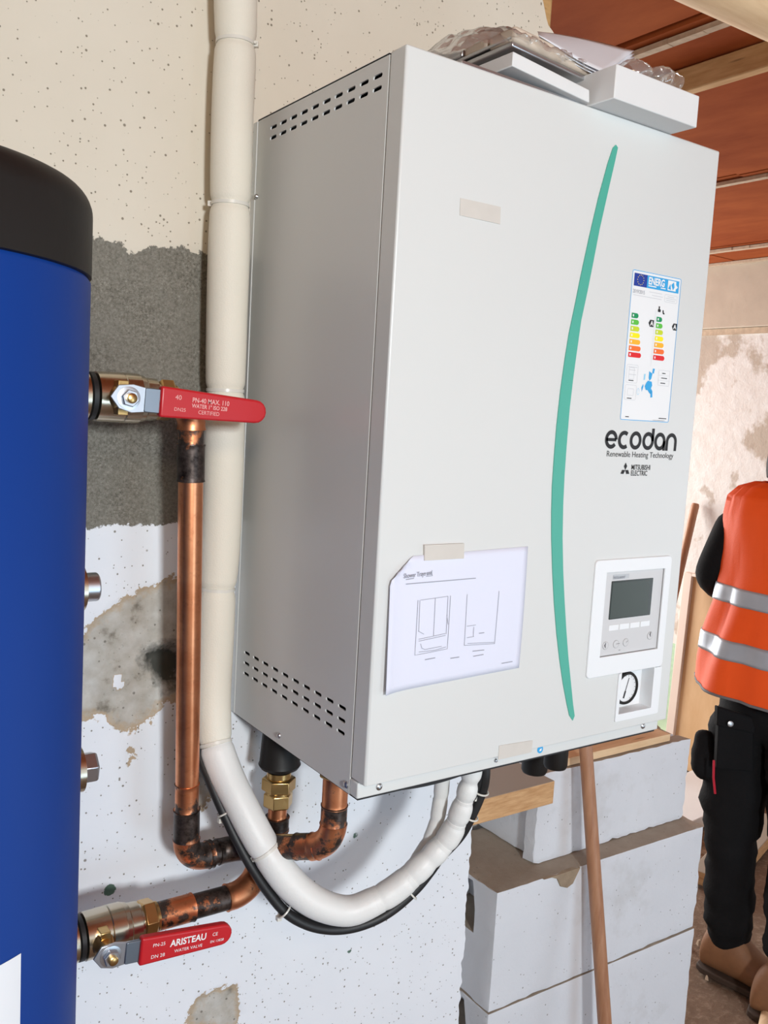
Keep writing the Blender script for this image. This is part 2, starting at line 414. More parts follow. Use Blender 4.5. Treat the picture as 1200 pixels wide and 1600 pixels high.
for n_, c_ in (('p_eublue', (.010, .04, .30)), ('p_cyan', (.03, .36, .72)), ('p_g1', (.0, .27, .09)), ('p_g2', (.10, .50, .05)), ('p_g3', (.55, .66, .02)),
               ('p_y', (.95, .80, .0)), ('p_o1', (.92, .45, .02)), ('p_o2', (.88, .16, .02)), ('p_r', (.72, .01, .015)), ('p_cyanpale', (.30, .62, .82))): flat(n_, c_)
FL, CE = -1.19, 1.20

# ------------------------------------------------------------------ the room
def struct(name, bm, m, parent=None, smooth=None, bevel=0):
    o = obj(name, bm, m, parent, smooth if smooth is not None else 30, bevel)
    if parent is None: o['kind'] = 'structure'
    return o
fl = B()
nx, ny = 150, 150
fv = [[None]*(ny+1) for _ in range(nx+1)]
for i in range(nx+1):
    for j in range(ny+1):
        x = -2.5 + 5.8*i/nx; y = -3.2 + 6.8*j/ny
        z = FL - .012 + .012*noise.noise((x*3, y*3, 0)) + .008*noise.noise((x*11, y*11, 2))
        fv[i][j] = fl.verts.new((x, y, z))
for i in range(nx):
    for j in range(ny): fl.faces.new((fv[i][j], fv[i+1][j], fv[i+1][j+1], fv[i][j+1]))
floor = struct('floor', fl, M['soil'])
bm = B()
for k in range(420):
    x = random.uniform(1.2, 3.0); y = random.uniform(-.9, 1.6); r = random.uniform(.004, .016)
    a = random.random()*6; 
    pts = []
    for zz in (FL-.012, FL-.004+r):
        for q in range(4):
            rr = r * random.uniform(.7, 1.3) * (1 if zz < FL else .6)
            pts.append((x + rr*math.cos(a+q*1.57), y + rr*math.sin(a+q*1.57), zz))
    hexa(bm, pts)
o = obj('floor_rubble', bm, M['strip']); setp(o, 'small stones and mortar crumbs scattered on the earth floor', 'rubble', kind='stuff')

# --- wall_back: fine relief grid near the unit, plain blockwork elsewhere
def poly_sd(X, Z, poly):
    P = np.array(poly); d = np.full(X.shape, 1e9); ins = np.zeros(X.shape, bool)
    for i in range(len(P)):
        a = P[i]; b = P[(i+1) % len(P)]; e = b - a
        t = np.clip(((X-a[0])*e[0] + (Z-a[1])*e[1]) / (e@e), 0, 1)
        d = np.minimum(d, np.hypot(X-a[0]-t*e[0], Z-a[1]-t*e[1]))
        c = ((a[1] > Z) != (b[1] > Z)); xi = a[0] + (Z-a[1])*e[0]/(e[1] if e[1] else 1e-9); ins ^= c & (X < xi)
    return np.where(ins, d, -d)
def wp(L_): return [(at(x, y, 1, 0)[0], at(x, y, 1, 0)[2]) for x, y in L_]
XL = -.46
def edge_x(z): return .468 + .055 * min(1, max(0, (z - .1) / .4)) + .006*noise.noise((0, 0, z*16)) + .004*noise.noise((3, 0, z*60))
def top_z(x): 
    if x < .41: return CE
    t = min(1, (x - .41) / .115); return CE - (CE - 1.045) * t + .012*noise.noise((x*60, 0, 1))*(1 if t > 0 else 0)
NU, NV, NS = 200, 470, 24
co_, faces = [], []
for j in range(NV+1):
    for i in range(NU+NS+1):
        if i <= NU:
            z0 = FL + (CE - FL) * j / NV
            ex = edge_x(z0); x = XL + (ex - XL) * i / NU
            z = FL + (top_z(x) - FL) * j / NV; y = 0.0
        else:
            k = (i - NU) / NS; z0 = FL + (CE-FL)*j/NV; x = edge_x(z0) - .006*noise.noise((k*4, z0*14, 4)) - .004*k; z = FL + (top_z(x) - FL)*j/NV; y = .2*k
        co_.append((x, y, z))
C = np.array(co_); X, Z = C[:, 0], C[:, 2]
gp = wp([(60, 360), (143, 371), (165, 374), (190, 381), (205, 392), (222, 391), (240, 381), (262, 386), (285, 388), (305, 391), (325, 395), (345, 400), (420, 405), (480, 410), (480, 812), (330, 816), (250, 820), (190, 820), (135, 824), (60, 828)])
f_grey = poly_sd(X, Z, gp)
pA = poly_sd(X, Z, wp([(105, 1000), (131, 990), (150, 963), (172, 950), (190, 934), (212, 925), (240, 914), (262, 902), (300, 896), (320, 920), (318, 1010), (305, 1070), (280, 1092), (258, 1100), (243, 1112), (238, 1130), (222, 1128), (207, 1142), (198, 1150), (180, 1136), (160, 1122), (132, 1124), (105, 1126)]))
pA = np.where(poly_sd(X, Z, wp([(176, 1056), (190, 1052), (196, 1070), (186, 1082), (175, 1072)])) > 0, -.004, pA)
pB = poly_sd(X, Z, wp([(288, 1610), (296, 1578), (312, 1558), (330, 1546), (350, 1542), (371, 1536), (374, 1562), (378, 1590), (372, 1612)]))
pC = poly_sd(X, Z, wp([(300, 1190), (322, 1185), (342, 1210), (348, 1238), (330, 1245), (322, 1265), (306, 1275), (300, 1240)]))
pD = poly_sd(X, Z, wp([(196, 1162), (209, 1160), (212, 1185), (203, 1205), (196, 1190)])) - .004
f_patch = np.maximum(np.maximum(pA, pB), np.maximum(pC, pD))
f_hole = poly_sd(X, Z, wp([(222, 1022), (245, 1008), (268, 1004), (290, 1010), (292, 1080), (268, 1078), (245, 1066), (228, 1050)]))
def disc(px, py, r): c = at(px, py, 1, 0); return r - np.hypot((X - c[0]), (Z - c[2])*.9)
f_blob = np.maximum.reduce([disc(172, 1391, .008), disc(546, 1487, .004), disc(556, 1305, .0045)])
Y = C[:, 1].copy(); front = np.arange(len(C)) % (NU+NS+1) <= NU
nzv = np.array([noise.noise((c[0]*45, 0, c[2]*45)) + .5*noise.noise((c[0]*110, 5, c[2]*110)) for c in C])
sm = lambda a, w: np.clip(a / w, 0, 1)
Y += front * (.0018 * sm(f_grey, .003) + sm(f_patch + .006*nzv, .005) * (.003 + .0028*nzv) + sm(f_hole, .02) * .018 + .0004*nzv)
C[:, 1] = Y
R_ = NU+NS+1
faces = [(j*R_+i, j*R_+i+1, (j+1)*R_+i+1, (j+1)*R_+i) for j in range(NV) for i in range(NU+NS)]
me = bpy.data.meshes.new('wall_back'); me.from_pydata(C.tolist(), [], faces)
for n_, a_ in (('f_grey', f_grey), ('f_patch', f_patch), ('f_hole', f_hole), ('f_blob', f_blob), ('upper', Z - .5)):
    me.attributes.new(n_, 'FLOAT', 'POINT').data.foreach_set('value', a_.astype(np.float32))
wb = link('wall_back', me, M['wall'], smooth=60); wb['kind'] = 'structure'
bm = B(); box(bm, -2.4, XL + .002, .0, .2, FL, CE); box(bm, XL, .2, .03, .2, FL, CE); box(bm, .2, .44, .03, .2, FL, 1.02)
obj('block_core', bm, M['room'], wb)
# the rest of the room
bm = B(); box(bm, -2.6, -2.4, -3.2, .2, FL, CE); struct('wall_left', bm, M['room'])
bm = B(); box(bm, -2.6, .5, -3.2, -3.0, FL, CE); box(bm, 1.4, 3.35, -3.2, -3.0, FL, CE); box(bm, .5, 1.4, -3.2, -3.0, .82, CE); struct('wall_front', bm, M['room'])
bm = B(); box(bm, .2, 1.4, 3.4, 3.6, FL, CE); box(bm, 3.0, 3.35, 3.4, 3.6, FL, CE); box(bm, 1.4, 3.0, 3.4, 3.6, 1.0, CE); box(bm, 1.4, 3.0, 3.4, 3.6, FL, -.95)
box(bm, .2, .35, .45, 3.6, FL, CE); struct('wall_rear', bm, M['room'])
RX = 3.15
bm = B()
for (y0, y1, z0, z1) in ((-3.2, -2.6, FL, .89), (-1.2, 1.575, FL, .89), (2.35, 3.6, FL, .89), (-2.6, -1.2, .8, .89), (-2.6, -1.2, FL, -1.0), (1.575, 2.35, -.62, .89)):
    box(bm, RX, RX+.2, y0, y1, z0, z1)
wr = struct('wall_right', bm, M['plaster'])
bm = B(); box(bm, RX-.022, RX+.2, -3.2, 3.6, .905, CE)
rb = obj('ring_beam', bm, M['concrete'], wr, bevel=.004); rb['label'] = 'bare concrete band above the white plaster'
bm = B(); box(bm, RX-.008, RX+.2, -3.2, 3.6, .875, .903); obj('mortar_line', bm, M['strip'], wr)
bm = B(); box(bm, RX+.2, 9, -4, 7, FL-.1, FL-.03); struct('ground', bm, mat('grass_ground', (.56, .62, .36), .9, var=.2, vscale=10))
# ceiling with its boards
bm = B(); box(bm, -2.6, 3.35, -3.2, 3.6, CE+.02, CE+.1); ceil = struct('ceiling', bm, M['dark'])
xs = [-2.4, -1.75, -1.1, -.45, .22, .925, 1.905, 2.81, 3.15]
ys = [-3.2, -1.6, .62, 1.45, 3.6]
for xa, xb in zip(xs, xs[1:]):
    for ya, yb in zip(ys, ys[1:]):
        bm = B(); dz = random.uniform(0, .006)
        box(bm, xa + (.012 if abs(xa-.925) < .01 else .003), xb - .004, ya + .003, yb - .003, CE + dz, CE + .018 + dz)
        if xa == .925:  # dark open gap beside this board
            pass
        obj('board', bm, M['panel'], ceil, bevel=.001)
for x0, x1, z0, z1 in ((.955, .975, CE-.012, CE-.001), (1.93, 1.952, CE-.012, CE-.001), (2.83, 2.856, CE-.013, CE-.001), (3.10, 3.128, CE-.012, CE-.001)):
    bm = B(); n = 60; ya, yb = -1.5, 3.4
    for k in range(n):
        a, b_ = ya + (yb-ya)*k/n, ya + (yb-ya)*(k+1)/n
        j = .004*noise.noise((k*.7, x0*9, 0)); box(bm, x0+j, x1+j+.003*noise.noise((k*.9, 4, 1)), a, b_, z0 + .003*abs(noise.noise((k*.8, 9, 2))), z1)
    obj('batten', bm, M['strip'], ceil)
def joist(x0, x1, z0, y0, y1, label):
    bm = B(); box(bm, x0, x1, y0, y1, z0, CE-.001); o = obj('ceiling_joist', bm, M['timber'], bevel=.003); return setp(o, label, 'beam')
joist(1.10, 1.128, 1.148, -1.4, 3.3, 'light timber joist running under the red-brown ceiling boards')
# wall plate timber at the top of the wall end, and round pole nearer the camera
bm = B(); box(bm, .15, .528, .012, .19, 1.035, CE-.002); o = obj('wall_plate_beam', bm, M['timberx'], bevel=.006)
setp(o, 'orange-brown timber wall plate end showing through broken mortar above the wall', 'beam')
bm = B(); pr = lambda s: .055 + .004*math.sin(s*3)
tube(bm, [Vector((.55 + .25*k, -.232 - .012*math.sin(k*.6), 1.095 + .004*math.sin(k))) for k in range(11)], pr, 28)
o = obj('round_roof_pole', bm, M['paletimber'], smooth=60); setp(o, 'pale rounded roof pole crossing the top right corner', 'beam')

# ------------------------------------------------------------------ heating unit
UW, UD, UT = .514, .3425, .0134
unit = empty('wall_heating_unit', (UW/2, -.17, 0), 'large white wall-hung heating unit with a curved green stripe', 'heater')
GYB = at(1002, 1070, 0, .4757)[1]
bm = B(); box(bm, .004, UW-.004, min(-.24, GYB+.006), -.004, .004, .794); box(bm, .004, .398, -.306, -.245, .004, .794); obj('chassis', bm, M['dark'], unit)

# side panels with real slots
def side(x0, x1):
    bm = B(); box(bm, x0, x1, -.3125, -.012, 0, .7985)
    o = obj('side_panel', bm, M['white'], unit, 30)
    c = B()
    def slot(yc, zc, L_=.0175, h=.0044):
        pts = []
        for s, a0 in ((1, -90), (-1, 90)):
            for k in range(7):
                a = math.radians(a0 + 180*k/6); pts.append((yc + s*(L_/2 - h/2) + h/2*math.cos(a)*1.0, zc + h/2*math.sin(a)))
        a = [c.verts.new((x0-.01, y, z)) for y, z in pts]; b = [c.verts.new((x1+.01, y, z)) for y, z in pts]
        c.faces.new(a); c.faces.new(b[::-1])
        for k in range(len(pts)): c.faces.new((a[k], b[k], b[(k+1) % len(pts)], a[(k+1) % len(pts)]))
    for zc in (.7805, .7678):
        for k in range(10): slot(-.0565 - k*.0262, zc)
    for zc in (.0935, .0790, .0645):
        for k in range(10): slot(-.0425 - k*.0273, zc)
    return boolean(o, c)
side(0, .0018)
side(UW-.0018, UW)
bm = B(); box(bm, 0, UW, -.3125, -.012, .7970, .7990); obj('top_panel', bm, M['white'], unit)
bm = B(); box(bm, -.001, .03, -.012, 0, .0, .797); obj('rear_flange', bm, M['white'], unit, bevel=.001); bm = B(); box(bm, UW-.03, UW+.001, -.012, 0, 0, .797); obj('rear_flange', bm, M['white'], unit, bevel=.001)
bm = B(); box(bm, .003, UW-.003, -.326, -.012, -.003, .006); obj('bottom_tray', bm, M['dark'], unit)
bm = B(); box(bm, 0, UW, -UD+UT, -.3127, 0, .0185)
obj('lower_rail', bm, M['white'], unit, bevel=.0015)
bm = B()
pts = [(.03+.16*k/16, -.007*math.sin(math.pi*k/16)) for k in range(17)]
prism(bm, [(x, .002) for x, z in pts] + [(x, z-.0005) for x, z in pts[::-1]], -.322, -.300); obj('bottom_gasket', bm, M['rubber'], unit)
# door
bm = B(); box(bm, 0, UW, -UD, -.3138, .0195, .7995)
door = obj('front_door', bm, M['white'], unit, 30)
GX0, GX1, GZ0, GZ1 = .406, .4757, .0415, .1065
c = B(); box(c, GX0, GX1, -.36, -.30, GZ0, GZ1); box(c, .3605, .4785, -UD-.01, -UD+.008, .1262, .2398)
boolean(door, c)
bv = door.modifiers.new('bevel', 'BEVEL'); bv.width = .0022; bv.segments = 3; bv.limit_method = 'ANGLE'; bv.angle_limit = math.radians(50)
bm = B(); box(bm, .002, .0035, -.3140, -.3120, .02, .796); obj('door_seal', bm, M['rubber'], unit)
def on(px, py): q = at(px, py, 1, -UD); return q[0], q[2]
# curved stripe, standing slightly proud
left = [(957, 231), (949, 255), (934, 310), (920, 370), (907, 430), (897, 480), (888.5, 520), (882, 560), (875, 610), (869, 665), (865, 715), (862, 760), (861, 800), (861, 840), (862.5, 890), (865, 940), (869, 990), (873.5, 1030), (879, 1068), (885, 1100), (889, 1118)]
right = [(964.5, 231), (960, 252), (949, 300), (936, 358), (925, 415), (917, 455), (907, 502), (901, 545), (895, 588), (889, 640), (884.5, 695), (881, 745), (879, 790), (878, 840), (879, 890), (881, 935), (884, 985), (887, 1025), (890.5, 1060), (894.5, 1100), (897, 1118)]
l2 = [on(*q) for q in left]; r2 = [on(*q) for q in right]
top_ = on(961.5, 226.5); bot_ = on(894, 1125.5)
poly = [top_] + r2 + [bot_] + l2[::-1]
bm = B(); prism(bm, poly, -UD-.0012, -UD+.0005); obj('green_stripe', bm, M['teal'], unit, 30)['label'] = 'curved teal green stripe'
# printed lettering
PY = -UD - .0004
def fillpoly(bm, pts, y=PY): bm.faces.new([bm.verts.new((x, y, z)) for x, z in pts])
def stroke(bm, pts, w, y=PY, closed=False, caps=True):
    P = [Vector((x, 0, z)) for x, z in pts]; n = len(P); vs = []
    for i in range(n):
        a = P[(i-1) % n] if (closed or i > 0) else P[i]; b_ = P[(i+1) % n] if (closed or i < n-1) else P[i]
        d = (b_ - a).normalized(); nn = Vector((-d.z, 0, d.x))
        vs.append((bm.verts.new((P[i].x + nn.x*w/2, y, P[i].z + nn.z*w/2)), bm.verts.new((P[i].x - nn.x*w/2, y, P[i].z - nn.z*w/2))))
    for i in range(n if closed else n-1):
        a, b_ = vs[i], vs[(i+1) % n]; bm.faces.new((a[0], b_[0], b_[1], a[1]))
def ell(cx, cz, rx, rz, a0, a1, n=26): return [(cx + rx*math.cos(math.radians(a0+(a1-a0)*k/n)), cz + rz*math.sin(math.radians(a0+(a1-a0)*k/n))) for k in range(n+1)]
bm = B(); zb, xh = .4003, .0238; w = .0051; R1 = xh/2 - w/2; cz = zb + xh/2
gx = .3385
def lx(k): return (.3500, .3750, .3965, .4212, .4450, .4676)[k]
stroke(bm, ell(lx(0), cz, R1*.97, R1, -38, -360+0, 30), w); stroke(bm, [(lx(0)-R1, cz-.0002), (lx(0)+R1, cz-.0002)], w*.8)
stroke(bm, ell(lx(1)-.0008, cz, R1*.97, R1, 52, 308), w)
R0_ = R1; R1 = R1*.95
stroke(bm, ell(lx(2), cz, R1, R0_, 0, 360, 32)[:-1], w, closed=True)
stroke(bm, ell(lx(3), cz, R1, R0_, 0, 360, 32)[:-1], w, closed=True); stroke(bm, [(lx(3)+R1, cz), (lx(3)+R1, zb+xh+.0048)], w)
stroke(bm, ell(lx(4), cz, R1, R0_, 0, 360, 32)[:-1], w, closed=True); stroke(bm, [(lx(4)+R1, zb), (lx(4)+R1, cz+.001)], w)
stroke(bm, [(lx(5)-R1+.001, zb), (lx(5)-R1+.001, cz)] + ell(lx(5)+.001, cz, R1, R0_, 180, 0, 18)[1:] + [(lx(5)+R1+.001, zb)], w)
obj('lettering', bm, M['ink'], unit, None)
text_on('lettering', 'Renewable Heating Technology', (.3432, PY, .3905), (1,0,0), (0,0,1), .0105, M['ink'], unit, 0, .985)
bm = B()
def rhomb(cx, cz, ang, L_=.0098, hw=.0031):
    a = math.radians(ang); d = (math.cos(a), math.sin(a)); n = (-d[1], d[0])
    fillpoly(bm, [(cx, cz), (cx + d[0]*L_/2 + n[0]*hw, cz + d[1]*L_/2 + n[1]*hw), (cx + d[0]*L_, cz + d[1]*L_), (cx + d[0]*L_/2 - n[0]*hw, cz + d[1]*L_/2 - n[1]*hw)])
for a in (90, 210, 330): rhomb(.3812, .3735, a)
obj('three_diamond_emblem', bm, M['ink'], unit, None)
text_on('lettering', 'MITSUBISHI', (.3925, PY, .3742), (1,0,0), (0,0,1), .0094, M['ink'], unit, .00012, .80)
text_on('lettering', 'ELECTRIC', (.3925, PY, .3665), (1,0,0), (0,0,1), .0094, M['ink'], unit, .00012, .80)
# energy label
LX0, LX1, LZ0, LZ1 = .3625, .4590, .4375, .6263
def U(u, v, k=0): return (LX0 + u*(LX1-LX0), LZ1 - v*(LZ1-LZ0))
bm = B(); prism(bm, rrect(LX0, LX1, LZ0, LZ1, .003), PY, -UD+.0002); lab = obj('energy_label', bm, M['label'], unit, 30); lab['label'] = 'printed energy rating sticker'
Y1, Y2 = PY-.0003, PY-.0005
def rect_uv(bm, u0, u1, v0, v1, y=Y1): fillpoly(bm, [U(u0, v0), U(u1, v0), U(u1, v1), U(u0, v1)], y)
bm = B(); stroke(bm, rrect(LX0+.0008, LX1-.0008, LZ0+.0008, LZ1-.0008, .0022), .0008, Y1, True); obj('printed_border', bm, M['p_cyan'], lab, None)
bm = B(); rect_uv(bm, .045, .30, .022, .105); obj('flag_field', bm, M['p_eublue'], lab, None)
bm = B()
for k in range(12):
    cx, czz = U(.17, .062); a = k*math.pi/6; fillpoly(bm, [(cx+.006*math.cos(a)+.0007*math.cos(q*1.57), czz+.006*math.sin(a)+.0007*math.sin(q*1.57)) for q in range(4)], Y2)
obj('flag_stars', bm, M['p_y'], lab, None)
bm = B(); rect_uv(bm, .30, .955, .022, .105); obj('header_field', bm, M['p_cyan'], lab, None)
text_on('lettering', 'ENERG', (U(.325, .078)[0], Y2, U(.325, .078)[1]), (1,0,0), (0,0,1), .0125, M['inkwhite'], lab, .0004, .82)
bm = B(); rect_uv(bm, .33, .49, .086, .093, Y2); rect_uv(bm, .58, .68, .086, .093, Y2); rect_uv(bm, .72, .89, .028, .095, Y2); fillpoly(bm, [U(.89, .05), U(.93, .066), U(.89, .08)], Y2); obj('header_print', bm, M['inkwhite'], lab, None)
bm = B()
fillpoly(bm, [U(.73, .085), U(.77, .05), U(.79, .09)], Y2-.0002); fillpoly(bm, [U(.79, .055), U(.84, .035), U(.86, .07), U(.83, .09)], Y2-.0002); obj('header_icon', bm, M['p_cyan'], lab, None)
text_on('lettering', '2019/2015', (U(.035, .152)[0], Y1, U(.035, .152)[1]), (1,0,0), (0,0,1), .0068, M['inkgrey'], lab, 0, .8)
bm = B()
def outline(u0, u1, v0, v1, r=.002, w_=.0004): 
    a = U(u0, v1); b_ = U(u1, v0); stroke(bm, rrect(a[0], b_[0], a[1], b_[1], r, 3), w_, Y1, True)
outline(.68, .94, .125, .175); outline(.05, .27, .625, .745); outline(.05, .27, .76, .86); outline(.70, .93, .64, .745, .0015)
for v in (.675, .71): stroke(bm, [U(.70, v), U(.93, v)], .0003, Y1)
for u0, u1, v in ((.36, .62, .128), (.42, .64, .148), (.05, .62, .165), (.70, .92, .15), (.74, .88, .138), (.72, .9, .163), (.08, .25, .64), (.1, .22, .66), (.1, .24, .69)): stroke(bm, [U(u0, v), U(u1, v)], .0006, Y1)
stroke(bm, [U(.52, .24), U(.52, .62)], .00025, Y1)
outline(.10, .20, .645, .72, .001); outline(.10, .22, .785, .83, .001)
obj('fine_print', bm, M['inklight'], lab, None)
bm = B()
for u, v, s in ((.10, .975, .07), (.78, .972, .16), (.10, .73, .10), (.10, .85, .09), (.77, .66, .07), (.76, .693, .12), (.75, .728, .10)): stroke(bm, [U(u, v), U(u+s, v)], .0011, Y1)
fillpoly(bm, [U(.575, .212), U(.605, .212), U(.60, .228), U(.625, .235), U(.62, .25), U(.57, .25), U(.565, .236), U(.58, .228)], Y1)
fillpoly(bm, [U(.66, .235), U(.68, .232), U(.69, .25), U(.71, .255), U(.70, .262), U(.67, .258)], Y1)
for u0 in (.40, .885):
    fillpoly(bm, [U(u0, .3325), U(u0+.03, .310), U(u0+.105, .310), U(u0+.105, .357), U(u0+.03, .357)], Y1)
obj('black_print', bm, M['ink'], lab, None)
text_on('lettering', 'A', (U(.435, .347)[0], Y2, U(.435, .347)[1]), (1,0,0), (0,0,1), .008, M['inkwhite'], lab, .0003)
text_on('lettering', 'A', (U(.915, .347)[0], Y2, U(.915, .347)[1]), (1,0,0), (0,0,1), .008, M['inkwhite'], lab, .0003)
for k, pm in enumerate(('p_g1', 'p_g2', 'p_g3', 'p_y', 'p_o1', 'p_o2', 'p_r')):
    for u0, wd in ((.055, .135), (.555, .115)):
        u1 = u0 + wd + k*.0195; v0 = .283 + k*.0432; v1 = v0 + .033
        bm = B(); fillpoly(bm, [U(u0, v0), U(u1-.03, v0), U(u1-.008, v0+.006), U(u1, (v0+v1)/2), U(u1-.008, v1-.006), U(u1-.03, v1), U(u0, v1)], Y1); obj('rating_arrow', bm, M[pm], lab, None)
bm = B()
for k in range(7):
    for u0 in (.075, .575): a = U(u0, .292 + k*.0432); fillpoly(bm, [a, (a[0]+.0022, a[1]), (a[0]+.0022, a[1]-.0028), (a[0], a[1]-.0028)], Y2)
obj('rating_letters', bm, M['inkwhite'], lab, None)
bm = B()
for pl in ([(.57, .635), (.61, .635), (.60, .668), (.565, .668)], [(.50, .655), (.57, .67), (.555, .705), (.52, .72), (.50, .70)], [(.49, .72), (.57, .725), (.585, .75), (.56, .775), (.575, .80), (.56, .81), (.53, .80), (.50, .785), (.46, .785), (.435, .76), (.46, .735)],
           [(.565, .77), (.60, .79), (.61, .83), (.57, .835), (.565, .80)], [(.37, .77), (.40, .745), (.41, .76), (.385, .80)]):
    fillpoly(bm, [U(*q) for q in pl], Y1)
obj('map_print', bm, M['p_cyan'], lab, None)
bm = B(); stroke(bm, [U(.66, .988), U(.92, .988)], .0005, PY)  # tiny line under the label
for v in (.84,): stroke(bm, ell(*U(.31, .80), .0022, .0042, 0, 340, 12), .0005, Y1)
fillpoly(bm, [U(.40, .68), U(.43, .675), U(.43, .715), U(.40, .72)], Y1); obj('pale_print', bm, M['p_cyanpale'], lab, None)
# control bezel, remote and pressure gauge
bm = B(); prism(bm, rrect(.3385, .4905, .1005, .2568, .006), -UD-.0028, -UD+.0005)
bez = obj('control_bezel', bm, M['whiteplastic'], unit, 30)
c = B(); box(c, .3610, .4780, -.36, -.33, .1267, .2393); boolean(bez, c)
bv = bez.modifiers.new('bevel', 'BEVEL'); bv.width = .0009; bv.segments = 2; bv.limit_method = 'ANGLE'
bm = B(); prism(bm, rrect(.4020, .4905, .0330, .1000, .002), -UD-.0024, -UD+.0005)
bez2 = obj('gauge_bezel', bm, M['whiteplastic'], unit, 30)
c = B(); box(c, GX0+.0005, GX1-.0005, -.36, -.30, GZ0+.0005, GZ1-.0005); boolean(bez2, c)
bm = B(); prism(bm, rrect(.3612, .4778, .1270, .2390, .0015), -UD+.0072, -UD+.0005)
rem = obj('wired_controller', bm, M['silverplastic'], unit, 30, .0006); rem['label'] = 'pale grey controller with dark display'
RY = -UD + .0005
def rr(u, v): return (.3612 + u*.1166, .2390 - v*.1120)
bm = B(); a = rr(.115, .105); b_ = rr(.825, .565); prism(bm, rrect(a[0], b_[0], b_[1], a[1], .001), RY-.0006, RY+.0004); obj('display', bm, mat('lcd_glass', (.022, .032, .030), .18), rem, 30)
bm = B(); a = rr(.13, .125); b_ = rr(.77, .55); prism(bm, rrect(a[0], b_[0], b_[1], a[1], .0008), RY-.0008, RY-.0004); obj('display_window', bm, mat('lcd_window', (.040, .055, .050), .3), rem, 30)
for k in range(4):
    bm = B(); a = rr(.13 + k*.18, .635); b_ = rr(.29 + k*.18, .70); prism(bm, rrect(a[0], b_[0], b_[1], a[1], .0008), RY-.0007, RY+.0003); obj('function_key', bm, M['whiteplastic'], rem, 30)
for u, v in ((.10, .875), (.275, .875), (.44, .87), (.86, .83)):
    bm = B(); cxz = rr(u, v); lathe(bm, (cxz[0], RY+.0004, cxz[1]), (0, -1, 0), [(0, .0052), (.001, .0052), (.0014, .0046)], 22); obj('round_key', bm, M['silverplastic'], rem, 30)
bm = B()
for u, v in ((.10, .875), (.275, .875), (.44, .87), (.86, .83)): stroke(bm, ell(*rr(u, v), .0052, .0052, 0, 360, 22)[:-1], .0004, RY-.0006, True)
for u in (.10, .87):
    cx, czz = rr(u, .87 if u < .5 else .81); fillpoly(bm, [(cx-.0035, czz), (cx-.001, czz+.0035), (cx, czz+.0035), (cx-.0008, czz), (cx, czz-.0035), (cx-.001, czz-.0035)], RY-.0012)
stroke(bm, [rr(.27, .87), rr(.33, .87)], .0006, RY-.0012); stroke(bm, [rr(.44, .87), rr(.47, .85)], .0006, RY-.0012); stroke(bm, [rr(.33, .955), rr(.36, .955)], .0007, RY-.0003)
obj('key_symbols', bm, mat('key_ink', (.12, .11, .12), .5), rem, None)
bm = B(); a = rr(.13, .03); b_ = rr(.40, .085); prism(bm, [(a[0], a[1]), (b_[0], a[1]), (b_[0], b_[1]), (a[0], b_[1])], RY-.0003, RY+.0003); obj('nameplate', bm, M['screw'], rem, 30)
text_on('lettering', 'MITSUBISHI', (rr(.14, .08)[0], RY-.0006, rr(.14, .08)[1]), (1,0,0), (0,0,1), .0046, M['inkgrey'], rem, 0, .95)
# gauge pocket and dial
bm = B()
t = .0010
e = .0004; f0 = -UD - .0026
box(bm, GX0+e, GX0+e+t, f0, GYB, GZ0+e, GZ1-e); box(bm, GX1-e-t, GX1-e, f0, GYB, GZ0+e, GZ1-e); box(bm, GX0+e+t, GX1-e-t, f0, GYB, GZ0+e, GZ0+e+t); box(bm, GX0+e+t, GX1-e-t, f0, GYB, GZ1-e-t, GZ1-e); box(bm, GX0+e, GX1-e, GYB+.0001, GYB+.002, GZ0+e, GZ1-e)
pk = obj('gauge_pocket', bm, M['whiteplastic'], unit, 30)
gc = at(978.5, 1075, 1, GYB - .004)
gauge = B(); lathe(gauge, (gc[0], GYB, gc[2]), (0,-1,0), [(0, .0235), (.004, .0235), (.006, .0225), (.0062, .0195), (.0045, .0192)], 40, caps=False)
gz = obj('pressure_gauge', gauge, M['black'], unit, 40)
bm = B(); lathe(bm, (gc[0], GYB-.003, gc[2]), (0,-1,0), [(0, .0196), (.001, .0196)], 36); obj('dial', bm, M['label'], gz, 30)
bm = B(); stroke(bm, [(gc[0]-.0045, gc[2]-.014), (gc[0]-.0015, gc[2]-.004)], .0028, GYB-.0045); stroke(bm, [(gc[0]-.002, gc[2]-.005), (gc[0]+.004, gc[2]+.014)], .0012, GYB-.0045)
for k in range(14):
    a = math.radians(-60 + k*20); stroke(bm, [(gc[0]+.0165*math.cos(a), gc[2]+.0165*math.sin(a)), (gc[0]+.0185*math.cos(a), gc[2]+.0185*math.sin(a))], .0006, GYB-.0043)
obj('needle', bm, M['ink'], gz, None)
# screws
def screw(p, ax, r=.0042):
    bm = B(); lathe(bm, p, ax, [(-.001, r), (.0012, r), (.0026, r*.7), (.003, r*.2)], 14); o = obj('screw', bm, M['screw'], unit, 40)
screw(at(592, 1229, 1, -UD+UT), (0,-1,0)); screw(at(1004, 1134, 1, -UD+UT), (0,-1,0)); screw(at(774, 1188, 1, -UD+UT), (0,-1,0), .0025)
screw(at(541, 1226, 0, 0), (-1,0,0), .0045); screw(at(436, 1149, 0, 0), (-1,0,0), .004); screw(at(401, 307, 0, -.001), (-1,0,0), .003)
